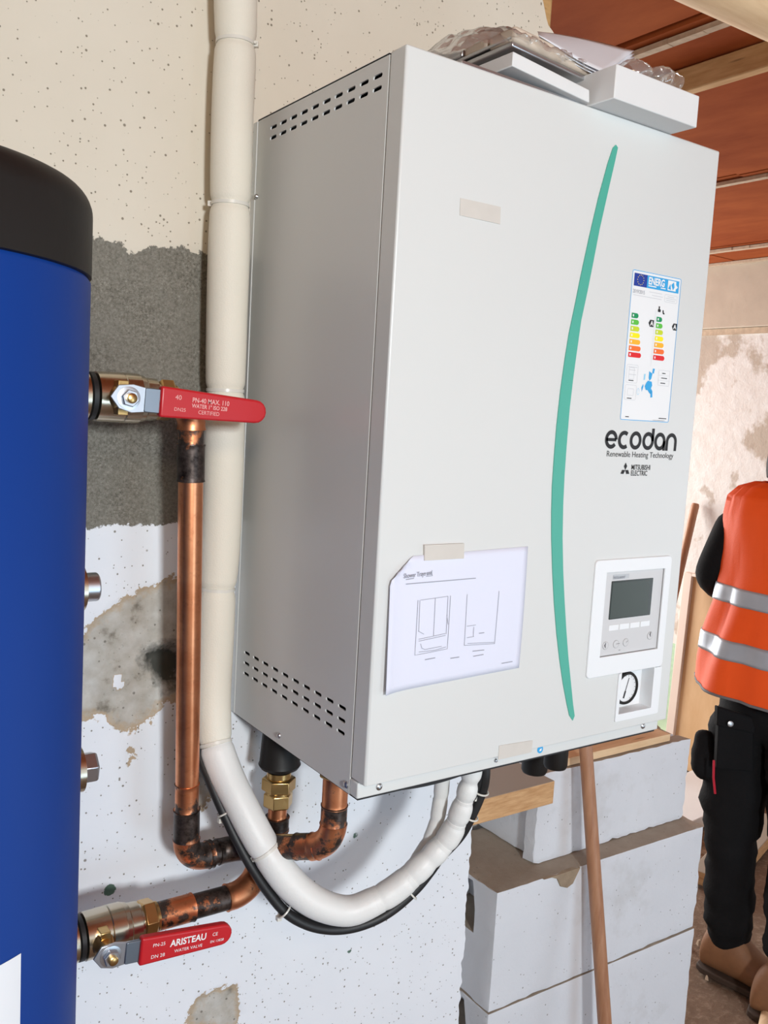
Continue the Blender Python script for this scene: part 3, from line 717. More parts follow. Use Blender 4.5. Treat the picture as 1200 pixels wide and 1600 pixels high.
# small blue sticker on the lower rail
bm = B(); q = at(844, 1171, 1, -UD+UT-.0003); prism(bm, ell(q[0], q[2], .0050, .0050, 0, 360, 18)[:-1], q[1]-.0003, q[1]+.0004); st = obj('round_sticker', bm, M['p_cyan'], unit, 30)
bm = B(); fillpoly(bm, [(q[0]-.002, q[2]-.002), (q[0]+.0015, q[2]-.002), (q[0]+.0025, q[2]+.0015), (q[0]-.001, q[2]+.001)], q[1]-.0006); obj('sticker_print', bm, M['inkwhite'], st, None)

# tapes and the drawing sheet on the door
def tape(px, label, over=0):
    bm = B(); pts = [on(*q) for q in px]
    n = 8; L0, R0, R1_, L1 = [Vector((a, 0, b)) for a, b in pts]
    prev = None
    for k in range(n+1):
        t_ = k/n; a = L0.lerp(R0, t_); b_ = L1.lerp(R1_, t_); yy = -UD - (.0009 if abs(t_-.5) < .5 else .0006) - over
        va = [bm.verts.new((a.x, yy, a.z)), bm.verts.new((b_.x, yy, b_.z)), bm.verts.new((b_.x, -UD-.0001, b_.z)), bm.verts.new((a.x, -UD-.0001, a.z))]
        if prev:
            for i in range(4): bm.faces.new((prev[i], prev[(i+1) % 4], va[(i+1) % 4], va[i]))
        else: bm.faces.new(va)
        prev = va
    bm.faces.new(prev[::-1]); o = obj('tape_strip', bm, M['tape'], None, 30); return setp(o, label, 'tape', 'beige tape strips on the front door')
tape([(719, 309.5), (782, 323.5), (781, 350.5), (718, 336.5)], 'beige tape strip with nothing under it, upper left of the white door')
tape([(661, 851), (723, 848.5), (722.5, 872), (661, 875.5)], 'beige tape strip holding the top of the taped drawing', .0024)
tape([(779.5, 1165), (832, 1156.5), (830, 1175), (778, 1187)], 'pale tape strip at the bottom edge of the white door')
sheet = empty('drawing_sheet', (.117, -UD, .2), 'white paper sheet with printed shower drawings taped to the door', 'paper')
# paper with curled upper left corner, lifted left edge
nxp, nzp = 26, 20; bm = B(); g = []
c00, c10, c11, c01 = [Vector((a, 0, b)) for a, b in (on(608, 871.5), on(824, 853.5), on(810, 1043), on(596.5, 1084))]
def sheet_pt(u, v, off=0):
    top = c00.lerp(c10, u); bot = c01.lerp(c11, u); p_ = top.lerp(bot, v)
    lift = .0012 + .007*math.exp(-u*14)*(0.4+.6*v) + .0022*math.sin(math.pi*v)*math.sin(u*5)**2*.5
    corner = max(0, 1 - (u*1.15 + v*1.0)/.17)
    return Vector((p_.x + corner*.014, -UD - lift - corner*.004 - off, p_.z - corner*.0125))
for i in range(nxp+1):
    row = []
    for j in range(nzp+1): row.append(bm.verts.new(sheet_pt(i/nxp, j/nzp)))
    g.append(row)
for i in range(nxp):
    for j in range(nzp): bm.faces.new((g[i][j], g[i][j+1], g[i+1][j+1], g[i+1][j]))
ps = obj('sheet', bm, M['paper'], sheet, 60); sd = ps.modifiers.new('s', 'SOLIDIFY'); sd.thickness = .0003; sd.offset = -1
def sp_(px, py):   # sheet uv of a pixel
    x, z = on(px, py); best = None
    u, v = .5, .5
    for _ in range(12):
        p_ = c00.lerp(c10, u).lerp(c01.lerp(c11, u), v)
        u += (x - p_.x) / ((c10-c00).x); v += (p_.z - z) / ((c00-c01).z)
    return u, v
bm = B()
def pline(pts, w_=.0006):
    P = []
    for a, b_ in zip(pts, pts[1:]):
        for k in range(6): P.append((a[0]+(b_[0]-a[0])*k/6, a[1]+(b_[1]-a[1])*k/6))
    P.append(pts[-1]); Q = [sheet_pt(*sp_(*q), off=.0006) for q in P]
    vs = []
    for i, q in enumerate(Q):
        d = (Q[min(i+1, len(Q)-1)] - Q[max(i-1, 0)]).normalized(); n = Vector((-d.z, 0, d.x)); vs.append((bm.verts.new(q + n*w_/2), bm.verts.new(q - n*w_/2)))
    for a, b_ in zip(vs, vs[1:]): bm.faces.new((a[0], b_[0], b_[1], a[1]))
for l_ in ([(651, 937), (646, 1023), (697, 1013), (702, 930)], [(654, 937), (652, 985)], [(655, 937), (698, 931)], [(698, 931), (695, 990)], [(678, 934), (675, 993)], [(652, 998), (694, 989)], [(652, 1001), (694, 992)],
           [(728.5, 928), (724, 1008)], [(778, 923), (771, 1005)], [(724, 1008), (771, 1005)], [(729, 1005), (770, 1003)], [(728, 978), (742, 976)], [(728, 996), (739, 994)], [(739, 979), (738, 994)]): pline(l_, .0006)
for l_ in ([(655, 1005), (657, 1012), (662, 1014), (688, 1009)], [(652, 1018), (678, 1015), (695, 1010)], [(696, 960), (698, 975)], [(651, 985), (660, 990)]): pline(l_, .0006)
for l_ in ([(632, 912), (742, 903)], [(662, 1030), (678, 1027)], [(702, 1028), (716, 1026)], [(737, 1017), (755, 1015)], [(738, 1025), (754, 1022)], [(782, 1036), (799, 1033)], [(632, 905), (645, 903)], [(747, 989), (755, 988)]): pline(l_, .0010)
for l_ in ([(662, 896), (672, 893), (674, 899), (664, 900)],): pline(l_, .0007)
obj('printed_drawing', bm, M['inkgrey'], sheet, None)
q = sheet_pt(*sp_(628, 903), off=.0008); q2 = sheet_pt(*sp_(676, 897), off=.0008)
text_on('printed_heading', 'Shower Trays and', q, q2-q, (0,0,1), .0075, M['inkgrey'], sheet, .0001, .72)

# ------------------------------------------------------------------ things lying on top of the unit
ZT = .7998
a = at(960, 153, 2, .8); b_ = at(1088, 200, 2, .8); yf = (a[1]+b_[1])/2
ztp = (at(962, 99, 1, yf)[2] + at(1089, 148, 1, yf)[2])/2
bm = B(); box(bm, a[0], b_[0], yf, yf+.19, ZT+.0003, ztp); o = obj('white_carton', bm, M['foam'], None, 30, .0012)
setp(o, 'long white carton overhanging the unit front at the right of the pile', 'box')
l2_ = at(922.5, 141, 1, -.347); l1_ = at(802, 80, 1, -.347); l3_ = at(801, 103, 1, -.347); l4_ = at(922.5, 162, 1, -.347)
bm = B(); dy = Vector((-.004, .17, .0))
z0a, z0b = max(ZT+.004, l3_.z), ZT+.0012
P1 = [Vector((l1_.x, -.347, z0a)), Vector((l4_.x-.0015, -.347, z0b)), Vector((l2_.x-.0015, -.347, l2_.z)), Vector((l1_.x, -.347, l1_.z))]
hexa(bm, P1 + [p_+dy for p_ in P1]); o = obj('flat_white_box', bm, M['foam'], None, 30, .001)
setp(o, 'thin flat white box under the wrapped trim strips', 'box')
# aluminium sheet pack under the flat box
bm = B(); hexa(bm, [(.075, -.338, ZT+.0008), (.27, -.338, ZT+.0008), (.27, -.338, ZT+.0028), (.075, -.338, ZT+.0042), (.055, -.17, ZT+.0008), (.25, -.17, ZT+.0008), (.25, -.17, ZT+.0028), (.055, -.17, ZT+.0042)])
o = obj('metal_sheet', bm, M['alu'], None, 30, .0004); setp(o, 'thin bare metal sheet lying under the flat white box', 'metal sheet')
# wrapped trims: aluminium channel below, beige strip above
tr = empty('wrapped_trim_strips', (.2, -.30, ZT+.03), 'beige and aluminium trim strips wrapped in clear film', 'trim strips')
pa, pb = at(800, 72, 1, -.330), at(925, 131, 1, -.330)
def bar(p0, p1, depth, h, name, m, yo=0, zo=0, round_=0):
    bm = B(); p0 = Vector(p0) + Vector((0, yo, zo)); p1 = Vector(p1) + Vector((0, yo, zo)); d = Vector((0, depth, 0)); hh = Vector((0, 0, h))
    hexa(bm, [p0, p1, p1+hh, p0+hh, p0+d, p1+d, p1+d+hh, p0+d+hh]); return obj(name, bm, m, tr, 30, min(h, abs(depth))*.3, 3)
bar(pa, pb, .15, .006, 'aluminium_channel', M['alu'])
bar(pa, pb, .13, .004, 'aluminium_channel', M['alu'], .002, .0085)
bar(pa, pb, .045, .016, 'beige_trim', M['beige'], -.003, .0065)
bar(pa, pb, .040, .014, 'beige_trim', M['beige'], .045, .009)
bar(pa, pb, .05, .010, 'aluminium_channel', M['alu'], .09, .0135)
def crumple(name, base, nu, nv, amp, fr, label, cat, parent=None):
    bm = B(); g = []
    for i in range(nu+1):
        row = []
        for j in range(nv+1):
            u, v = i/nu, j/nv; p_ = base(u, v); n = Vector((noise.noise((u*fr, v*fr, 1.3)), noise.noise((u*fr, v*fr, 5.1)), noise.noise((u*fr, v*fr, 9.7)) + .6*noise.noise((u*fr*2.7, v*fr*2.7, 3))))
            row.append(bm.verts.new(p_ + n*amp))
        g.append(row)
    for i in range(nu):
        for j in range(nv): bm.faces.new((g[i][j], g[i+1][j], g[i+1][j+1], g[i][j+1]))
    o = obj(name, bm, M['film'], parent, 50); 
    if label: setp(o, label, cat)
    return o
def wrap(u, v):
    a = -.2 + v*3.6; c_ = pa.lerp(pb, u*1.0 - .06) + Vector((0, .070, .012)); return c_ + Vector((0, -math.cos(a)*.080, math.sin(a)*.014))
crumple('film_wrap', wrap, 46, 22, .006, 7, None, None, tr)
# loose film rising behind at the left
def film2(u, v): 
    p0 = at(690, 80, 1, -.22); p1 = at(845, 92, 1, -.22); q_ = p0.lerp(p1, u); hgt = .018 + .030*math.sin(math.pi*min(1, u*1.1))**1.0
    return q_ + Vector((0, -.03 + .10*v, hgt*math.sin(math.pi*min(1, v*1.0 + .05)) ))
q0 = at(690, 80, 1, -.22)
def film2(u, v):
    x = .045 + .19*u; y = -.325 + .17*v; h = .004 + (.070*math.exp(-((u-.58)/.20)**2) + .030*math.exp(-((u-.30)/.18)**2))*math.sin(math.pi*min(1, v*1.0+.12))**.6
    return Vector((x, y, ZT + .003 + h))
crumple('loose_plastic_film', film2, 50, 36, .007, 6, 'crumpled clear plastic film at the left of the pile', 'plastic film')
# document sheets on top
s1, s2, s3, s4 = at(840, 49, 1, -.20), at(990, 79, 1, -.30), at(942, 122, 1, -.345), at(846, 52, 1, -.21)
A_ = at(840, 49, 1, -.26); B_ = at(991, 77, 1, -.285); C_ = at(944, 112, 1, -.345); D_ = at(842, 58, 1, -.33)
docs = empty('folded_document', (A_+C_)/2, 'folded white document resting on the wrapped strips', 'paper')
for k in range(3):
    bm = B(); g = []; ku = k*.004
    for i in range(13):
        row = []
        for j in range(9):
            u, v = i/12, j/8; p_ = A_.lerp(B_, u).lerp(D_.lerp(C_, u), v) + Vector((ku, ku*.6, -k*.0022 + .004*math.sin(u*4+v*2)*.5)); row.append(bm.verts.new(p_))
        g.append(row)
    for i in range(12):
        for j in range(8): bm.faces.new((g[i][j], g[i+1][j], g[i+1][j+1], g[i][j+1]))
    o = obj('sheet', bm, M['sheet'], docs, 60); sd = o.modifiers.new('s', 'SOLIDIFY'); sd.thickness = .0006
# clear bag behind the carton
bag0, bag1 = at(972, 104, 1, -.325), at(1050, 124, 1, -.325)
def bag(u, v):
    a = u*2*math.pi; base = bag0.lerp(bag1, v); r = .0155*(.30 + .70*abs(math.sin(math.pi*v*2.15 + .25))**.6)
    if v > .9: r = .0125
    base.z = max(base.z - .006, ztp + r*.7)
    return base + Vector((.0, math.cos(a)*r*1.6, math.sin(a)*r + .0))
crumple('clear_bag', bag, 26, 44, .004, 7, 'crumpled clear plastic bag on top of the white carton', 'plastic bag')

# ------------------------------------------------------------------ blocks, plank, broom
BZ = -.488; BY = .092
def rough_block(name, x0, x1, y0, y1, z0, z1, label, holes=None, rot=0, seed=0, nd=.003, chips=()):
    """block with worn arrises; holes: pockets cut into the left end face (y0,y1,z0,z1,depth)"""
    bm = B(); box(bm, x0, x1, y0, y1, z0, z1); o = obj(name, bm, M['block'], None, 30)
    for (a0, a1, h0, h1, dd) in (holes or []):
        c = B(); pts = [(a0, h0), (a1, h0), (a1+.004, h1), (a0+.012, h1+.008), (a0, (h0+h1)/2)]
        va = [c.verts.new((x0-.02, y, z)) for y, z in pts]; vb = [c.verts.new((x0+dd, y, z)) for y, z in pts]
        c.faces.new(va); c.faces.new(vb[::-1])
        for k in range(len(pts)): c.faces.new((va[k], vb[k], vb[(k+1) % len(pts)], va[(k+1) % len(pts)]))
        boolean(o, c)
    for (cx, cy, czz, r) in chips:
        c = B(); bmesh.ops.create_icosphere(c, subdivisions=3, radius=r, matrix=Matrix.Translation((cx, cy, czz)))
        for v in c.verts: v.co += Vector((noise.noise(v.co*60), noise.noise(v.co*60+Vector((3,3,3))), noise.noise(v.co*60+Vector((7,1,3)))))*r*.35
        boolean(o, c)
    me = o.data; bm = bmesh.new(); bm.from_mesh(me)
    bmesh.ops.triangulate(bm, faces=bm.faces)
    for _ in range(6):
        E_ = [e for e in bm.edges if e.calc_length() > .022]
        if not E_: break
        bmesh.ops.subdivide_edges(bm, edges=E_, cuts=1); bmesh.ops.triangulate(bm, faces=bm.faces)
    cx, cy = (x0+x1)/2, (y0+y1)/2
    for v in bm.verts:
        n = noise.noise_vector(v.co*28 + Vector((seed, 0, 0)))*nd*.55 + noise.noise_vector(v.co*90 + Vector((seed, 4, 0)))*nd*.45
        d = Vector((0,0,0)); k = 0
        for ax, lo, hi in ((0, x0, x1), (1, y0, y1), (2, z0, z1)):
            if v.co[ax] - lo < 1e-4: d[ax] += 1; k += 1
            if hi - v.co[ax] < 1e-4: d[ax] -= 1; k += 1
        if k >= 2: v.co += d * abs(nd*(.6 + 1.2*noise.noise(v.co*40 + Vector((seed, 9, 9)))))
        v.co += n*.35
    bm.to_mesh(me); bm.free(); me.shade_smooth(); me.set_sharp_from_angle(angle=math.radians(28))
    if rot:
        M4 = Matrix.Translation((x0, y0, 0)) @ Matrix.Rotation(math.radians(rot), 4, 'Z') @ Matrix.Translation((-x0, -y0, 0)); me.transform(M4)
    return setp(o, label, 'block', 'aerated concrete blocks stacked beside the wall')
rough_block('concrete_block', .628, 1.262, BY, BY+.235, BZ-.2518, BZ, 'wide pale block with a mortar-smeared notch in its top edge, middle of the stack', [(BY+.062, BY+.185, BZ-.115, BZ-.018, .09)], -.9, 1, .0022)
bm = B(); pl = [at(x, y, 1, BY-.002) for x, y in ((848, 1371), (868, 1364), (893, 1357), (905, 1352), (899, 1366), (893, 1379), (884, 1386), (874, 1384), (869, 1372), (860, 1370))]
prism(bm, [(q_.x, min(q_.z, BZ-.0005)) for q_ in pl], BY-.0065, BY+.004); ms = obj('mortar_smear', bm, M['strip2'], None, 30, .002); setp(ms, 'brown mortar dribble on the top edge of the wide block', 'mortar')
rough_block('concrete_block', .626, 1.262, BY-.002, BY+.235, BZ-.505, BZ-.2525, 'block under the joint line, cut off by the bottom of the picture', [(BY+.062, BY+.185, BZ-.36, BZ-.272, .09)], -.9, 2, .0018)
rough_block('concrete_block', .630, 1.262, BY, BY+.235, FL-.005, BZ-.507, 'lowest block of the stack on the earth floor, hardly in view', None, -.9, 5)
UB0, UB1 = .768, 1.252
rough_block('concrete_block', UB0, UB1, .138, .172, BZ+.001, -.292, 'front slab of the top course behind the broom handle', None, -.6, 3, .0025)
rough_block('concrete_block', UB0+.018, UB1-.002, .177, .34, BZ+.001, -.294, 'grey rear block of the top course, behind the front slab', None, 0, 4, .0025)
# added stub wall that keeps the gap behind the blocks dark
bm = B(); box(bm, .36, .9, .36, .46, FL, -.26); struct('gap_shade_wall', bm, M['room'])
# mortar smear and boards on the top course
bm = B(); g = []; n = 70
for k in range(n+1):
    row = []
    for l in range(19):
        x = UB0+.012 + (UB1-UB0-.02)*k/n; y = .206 + .128*l/18; e = 0 if l in (0, 18) or k in (0, n) else 1
        row.append(bm.verts.new((x, y + .004*noise.noise((k*.5, l, 0)), -.2935 + e*(.008 + .007*noise.noise((k*.35, l*.5, 2))))))
    g.append(row)
for k in range(n):
    for l in range(18): bm.faces.new((g[k][l], g[k+1][l], g[k+1][l+1], g[k][l+1]))
o = obj('mortar_bed', bm, M['strip2']); setp(o, 'crumbly brown mortar spread on the top block', 'mortar')
bm = B(); q0 = at(876, 1190, 1, .15); q1 = at(1000, 1162, 1, .15)
box(bm, q0.x, q1.x+.10, .145, .199, -.2910, -.2740); o = obj('thin_board', bm, M['paletimber'], None, 30, .001); setp(o, 'thin pale board lying on the top block under the unit', 'board')
bm = B(); box(bm, q0.x+.06, UB1-.075, .225, .315, -.281, -.245); o = obj('rough_board', bm, M['plankorange'], None, 30, .002); setp(o, 'dusty brown board at the rear of the top block', 'board')
# orange plank wedged in the gap
pz1, pz0 = -.2665, -.313
q0 = at(735, 1255, 1, .06); q1 = at(865, 1225, 1, .06)
bm = B(); box(bm, .43, q1.x+.003, .060, .20, pz0, pz1); o = obj('sawn_plank', bm, M['plankorange'], None, 30, .0015); setp(o, 'short orange sawn plank wedged between wall and top block', 'plank')
# black drain pipes under the unit
def pipe_thing(p0, p1, r, label):
    bm = B(); lathe(bm, p0, Vector(p1)-Vector(p0), [(0, r), ((Vector(p1)-Vector(p0)).length-.004, r), ((Vector(p1)-Vector(p0)).length, r*.9)], 28)
    o = obj('drain_pipe', bm, M['black'], None, 40); return setp(o, label, 'pipe')
q = at(835, 1200, 1, -.20); pipe_thing((q.x, q.y, -.004), (q.x, q.y, q.z-.006), .0195, 'short black round drain pipe below the unit above the plank')
q = at(868, 1192, 1, -.285); pipe_thing((q.x, q.y, -.004), (q.x, q.y, q.z-.006), .0165, 'wider black pipe stub right of the drain pipe')
# broom handle
st_t = at(914, 1150, 1, .095); st_b = at(945, 1600, 1, .004); dirn = (st_b - st_t).normalized(); tend = (FL - st_t.z)/dirn.z
bm = B(); L_ = tend; lathe(bm, st_t - dirn*.12, dirn, [(0, .010), (.006, .0135), (.2, .0138), (tend+.10, .0148), (tend+.12, .0142)], 24); o = obj('broom_handle', bm, M['stick'], None, 50)
setp(o, 'brown wooden broom handle leaning against the block stack', 'broom handle')

# ------------------------------------------------------------------ buffer tank
TX, TY, TR, TZ = -.4695, -.25, .18, .532
tank = empty('buffer_tank', (TX, TY, FL), 'tall blue-jacketed storage tank with black top at the left edge', 'tank')
bm = B(); lathe(bm, (TX, TY, FL+.06), (0,0,1), [(0, TR-.004), (.004, TR), (TZ-FL-.06-.004, TR), (TZ-FL-.06, TR-.003)], 96); obj('jacket', bm, M['blue'], tank, 40)
prof = [(0, TR-.002), (.001, TR+.0006)] + [(.052, TR+.0006)] + [(.052 + .026*math.sin(math.radians(a_)), TR - .024 + .0246*math.cos(math.radians(a_))) for a_ in range(8, 91, 9)] + [(.0785, TR-.06), (.079, .02)]
bm = B(); lathe(bm, (TX, TY, TZ), (0,0,1), prof, 96); cap = obj('lid', bm, M['black'], tank, 40); cap['label'] = 'black plastic lid'
bm = B(); lathe(bm, (TX, TY, FL-.004), (0,0,1), [(0, TR-.02), (.07, TR-.02)], 48); obj('base_ring', bm, M['black'], tank, 40)
# white printed figure on the jacket, wrapped to the cylinder
def cyl_hit(px, py, R_):
    d = RM @ Vector(((px-600)/FPX, -(py-800)/FPX, -1)); ox, oy = CAM.x-TX, CAM.y-TY
    A2 = d.x**2+d.y**2; B2 = 2*(ox*d.x+oy*d.y); C2 = ox*ox+oy*oy-R_*R_; t_ = (-B2 - math.sqrt(B2*B2-4*A2*C2))/(2*A2); q = CAM + d*t_
    return math.atan2(q.y-TY, q.x-TX), q.z
a1, z1 = cyl_hit(32, 1489, TR); a0, z0 = cyl_hit(-40, 1527, TR); bm = B(); n = 24; prev = None
for k in range(n+1):
    t_ = k/n; a_ = a0+(a1-a0)*t_; zt = z0+(z1-z0)*t_; rr_ = TR+.0006; p1_ = bm.verts.new((TX+rr_*math.cos(a_), TY+rr_*math.sin(a_), zt)); p2_ = bm.verts.new((TX+rr_*math.cos(a_), TY+rr_*math.sin(a_), zt-.24))
    if prev: bm.faces.new((prev[0], p1_, p2_, prev[1]))
    prev = (p1_, p2_)
obj('printed_mark', bm, mat('white_print', (.78, .81, .85), .5), tank, 60)
# unused ports of the tank
def port(px, py, plug):
    q = at(px, py, 1, -.20); x0 = q.x
    bm = B(); lathe(bm, (x0-.09, -.20, q.z), (1,0,0), [(0, .021), (.078, .021), (.080, .024), (.090, .024), (.091, .018)], 32); o = obj('port_flange', bm, M['nickel'], tank, 40)
    bm = B()
    if plug: lathe(bm, (x0, -.20, q.z), (1,0,0), [(0, .015), (.002, .017), (.014, .017), (.016, .015)], 6, ph=.3)
    else: lathe(bm, (x0, -.20, q.z), (1,0,0), [(0, .0150), (.015, .0150), (.016, .0138)], 32)
    o = obj('port_plug', bm, M['steel'], tank, 25, .0008)
port(128, 918, False); port(126, 1201, True)

# ------------------------------------------------------------------ valves and copper pipework
def hexnut(p, ax, r, L_, name, m, parent, ph=.25):
    bm = B(); lathe(bm, p, ax, [(0, r*.90), (L_*.10, r), (L_*.90, r), (L_, r*.90)], 6, ph=ph); return obj(name, bm, m, parent, 20, .0006)
VY = -.11
def valve(z, handle_tilt, label, xs_, stem_x, words, face_worn, hlen=.157):
    """ball valve along X at height z; xs_ = body start/end"""
    root = empty('ball_valve', (stem_x, VY, z), label, 'valve', 'red-handled ball valves on the tank')
    x0, x1 = xs_
    bm = B(); lathe(bm, (x0-.05, VY, z), (1,0,0), [(0, .021), (.034, .021), (.036, .0265), (.052, .0268), (.0535, .024)], 40); obj('inlet_collar', bm, M['nickel'], root, 35)
    bm = B(); lathe(bm, (x0+.003, VY, z), (1,0,0), [(0, .0225), (.0015, .0268), (.0065, .0268), (.008, .0235)], 40); obj('gasket', bm, M['rubber'], root, 35)
    L_ = x1 - x0
    bm = B(); lathe(bm, (x0+.011, VY, z), (1,0,0), [(0, .024), (.001, .0277), (L_*.34, .0282), (L_*.345, .0272), (L_*.36, .0285), (L_*.55, .0282), (L_*.56, .0268), (L_*.62, .0262), (L_*.64, .0245), (L_*.78, .0240), (L_*.80, .0200), (L_*.98, .0190)], 48)
    obj('valve_body', bm, M['nickel'], root, 30)
    bm = B(); lathe(bm, (x0+.062, VY, z), (1,0,0), [(0, .020), (.0005, .0215), (.006, .0215), (.0065, .0195)], 8, ph=.2); obj('body_hex', bm, M['nickel'], root, 20, .0005)
    # bonnet with two lugs
    bm = B(); lathe(bm, (stem_x, VY-.020, z), (0,-1,0), [(0, .015), (.010, .0125), (.016, .0115), (.024, .0085), (.034, .0085)], 30); box(bm, stem_x-.006, stem_x+.006, VY-.036, VY-.020, z-.019, z+.019); obj('bonnet', bm, M['brass'], root, 35, .0008)
    hn = hexnut((x1-.004, VY, z), (1,0,0), .0245, .017, 'union_nut', M['brass'], root)
    bm = B(); lathe(bm, (x1+.011, VY, z), (1,0,0), [(0, .0185), (.006, .0180), (.007, .0150), (.010, .0150)], 36); obj('union_ring', bm, M['brass'], root, 35)
    # lever
    hy = VY - .053
    T = Matrix.Translation((stem_x, 0, z)) @ Matrix.Rotation(math.radians(handle_tilt), 4, 'Y') @ Matrix.Translation((-stem_x, 0, -z))
    sp = [(stem_x-.020, z), (stem_x-.012, z+.013), (stem_x+.004, z+.0155), (stem_x+.016, z+.0135), (stem_x+.046, z+.0125), (stem_x+.046, z-.0125), (stem_x+.018, z-.0135), (stem_x+.004, z-.0155), (stem_x-.010, z-.012)]
    bm = B(); prism(bm, sp, hy-.0012, hy+.0012); bmesh.ops.transform(bm, matrix=T, verts=bm.verts); obj('lever_plate', bm, M['steel'], root, 25, .0006)
    bm = B(); prism(bm, rrect(stem_x+.017, stem_x+.046, z-.0133, z+.0133, .002), hy-.003, hy+.0018); bmesh.ops.transform(bm, matrix=T, verts=bm.verts); obj('lever_shank', bm, M['lever'], root, 25, .0008)
    bm = B(); lathe(bm, (stem_x, hy+.001, z), (0,-1,0), [(0, .0125), (.0028, .0125), (.0032, .010)], 30); obj('washer', bm, M['steel'], root, 35)
    hexnut((stem_x, hy-.002, z), (0,-1,0), .0098, .006, 'stem_nut', M['steel'], root)
    bm = B(); lathe(bm, (stem_x, hy-.004, z), (0,-1,0), [(0, .0055), (.0085, .0055), (.0095, .004)], 20); obj('stem', bm, M['brass'], root, 35)
    # sleeve on the handle
    hx0, hx1 = stem_x+.0335, stem_x+hlen
    n = 9; zl, zr_ = .0172, .0135; poly = [(hx0, z-zl), (hx0, z+zl)]
    for k in range(n): 
        a_ = math.radians(90 - 180*k/(n-1)); poly.append((hx1-zr_ + zr_*math.cos(a_), z + zr_*math.sin(a_)))
    poly = poly[::-1]
    bm = B(); prism(bm, poly, hy-.0072, hy+.0040); bmesh.ops.transform(bm, matrix=T, verts=bm.verts)
    hd = obj('handle_sleeve', bm, M['red'], root, 40, .0028, 4); hd['label'] = 'red vinyl lever sleeve'
    ca, sa = math.cos(math.radians(handle_tilt)), math.sin(math.radians(handle_tilt))
    ux = T.to_3x3() @ Vector((1,0,0)); uz = T.to_3x3() @ Vector((0,0,1)); 
    for body, dx, dz, size, th, sq in words:
        p_ = T @ Vector((hx0+dx, hy-.0076, z+dz)); text_on('lettering', body, p_, ux, uz, size, M['inkwhite'] if not face_worn else M['redprint'], hd, th, sq)
    return root
valve(.4295, 2.8, 'ball valve with worn red handle crossing the white insulated pipe', (-.246, -.157), -.2135,
      [('40', .016, .004, .0075, 0, 1), ('DN25', .0155, -.0085, .0055, 0, 1), ('PN-40 MAX. 110', .036, .0030, .0075, .0001, .85), ('WATER 1" ISO 228', .036, -.0030, .0062, .0001, .85), ('CERTIFIED', .044, -.0095, .0062, 0, .9)], True, .163)
valve(-.2100, 5.0, 'lower ball valve with glossy red handle near the picture bottom', (-.246, -.160), -.2180,
      [('PN-25', .014, .004, .006, 0, 1), ('DN 28', .013, -.010, .0062, 0, 1), ('ARISTEAU', .036, .000, .0115, .0003, .9), ('WATER VALVE', .042, -.0085, .0055, 0, 1), ('CE', .090, .002, .006, 0, 1), ('EN 13828', .088, -.0065, .0045, 0, 1)], False, .151)

def fit_piece(root, pts, r, m, name='pipe_fitting', n=28, bead=True):
    bm = B(); L_ = sum((Vector(b)-Vector(a)).length for a, b in zip(pts, pts[1:]))
    def rf(s):
        e = min(s, L_-s); return r + (.0008 if e < .0028 else 0) if bead else r
    P = []
    for a, b in zip(pts, pts[1:]):
        a = Vector(a); b = Vector(b); k_ = max(1, int((b-a).length/.003))
        P += [a.lerp(b, i/k_) for i in range(k_)]
    P.append(Vector(pts[-1])); tube(bm, P, rf, n); return obj(name, bm, m, root, 50)
RP, RF = .0148, .0165
# pipe from the upper valve down to the unit
up = empty('copper_pipe', (-.116, -.12, .1), 'upright copper pipe from upper valve turning right under the unit', 'pipe')
A0 = Vector((-.146, VY, .4285)); T1 = at(299, 640, 1, VY); T1.z = .4285
Pb = at(291, 1344, 1, -.088); P700 = T1.lerp(Pb, .12); P1000 = T1.lerp(Pb, .5)
dn = (P1000 - P700).normalized()
el = elbow_path(T1, T1 - A0, P700 - T1, .024, 10, .008)
fit_piece(up, [A0, el[0]], RP, M['copper'], 'pipe_stub'); fit_piece(up, el, RF, M['fresh'], 'elbow')
dwn = (P700 - T1).normalized()
fit_piece(up, [el[-1], el[-1] + dwn*.020], RP+.0004, M['burnt'], 'solder_neck')
fit_piece(up, [el[-1] + dwn*.018, el[-1] + dwn*.062], RF, M['burnt'], 'coupling')
Pm = T1.lerp(Pb, .82); Pc = T1.lerp(Pb, .88)
v1 = crom([el[-1] + dwn*.06, P1000, Pm], 10)
bm = B(); tube(bm, v1, RP, 32); o = obj('straight_pipe', bm, M['copper'], up, 60); o['label'] = 'clean bright copper length'
dl = (Pb - Pm).normalized()
fit_piece(up, [Pm, Pc], RP+.0003, M['half'], 'heat_marked_length')
fit_piece(up, [Pc, Pb - dl*.030], RF, M['burnt'], 'coupling')
HD = Vector((-.02, -.088, Pb.z + .001)); dh = (HD - Pb).normalized()
fit_piece(up, elbow_path(Pb, dl, dh, .024, 10, .006), RF+.0004, M['half'], 'elbow')
fit_piece(up, [Pb + dh*.029, Pb + dh*.035], RF+.0012, M['burnt'], 'solder_ring')
cx2, cy2 = .040, -.221; czh = -.112
K1 = Vector((-.030, -.088, Pb.z + .001)); K2 = Vector((cx2, cy2, czh))
fit_piece(up, [Pb + dh*.030, K1 - dh*.020], RP+.001, M['charred'], 'straight_pipe')
dk = (K2 - K1).normalized()
fit_piece(up, elbow_path(K1, dh, dk, .018, 8, .006), RF, M['charred'], 'elbow')
Lk = (K2-K1).length
fit_piece(up, [K1 + dk*.024, K1 + dk*(Lk-.050)], RP+.0008, M['burnt'], 'coupling'); fit_piece(up, [K1 + dk*(Lk-.054), K2 - dk*.020], RF, M['half'], 'coupling')
fit_piece(up, elbow_path(K2, dk, (0,0,1), .026, 12, .004), RF+.0004, M['fresh'], 'elbow')
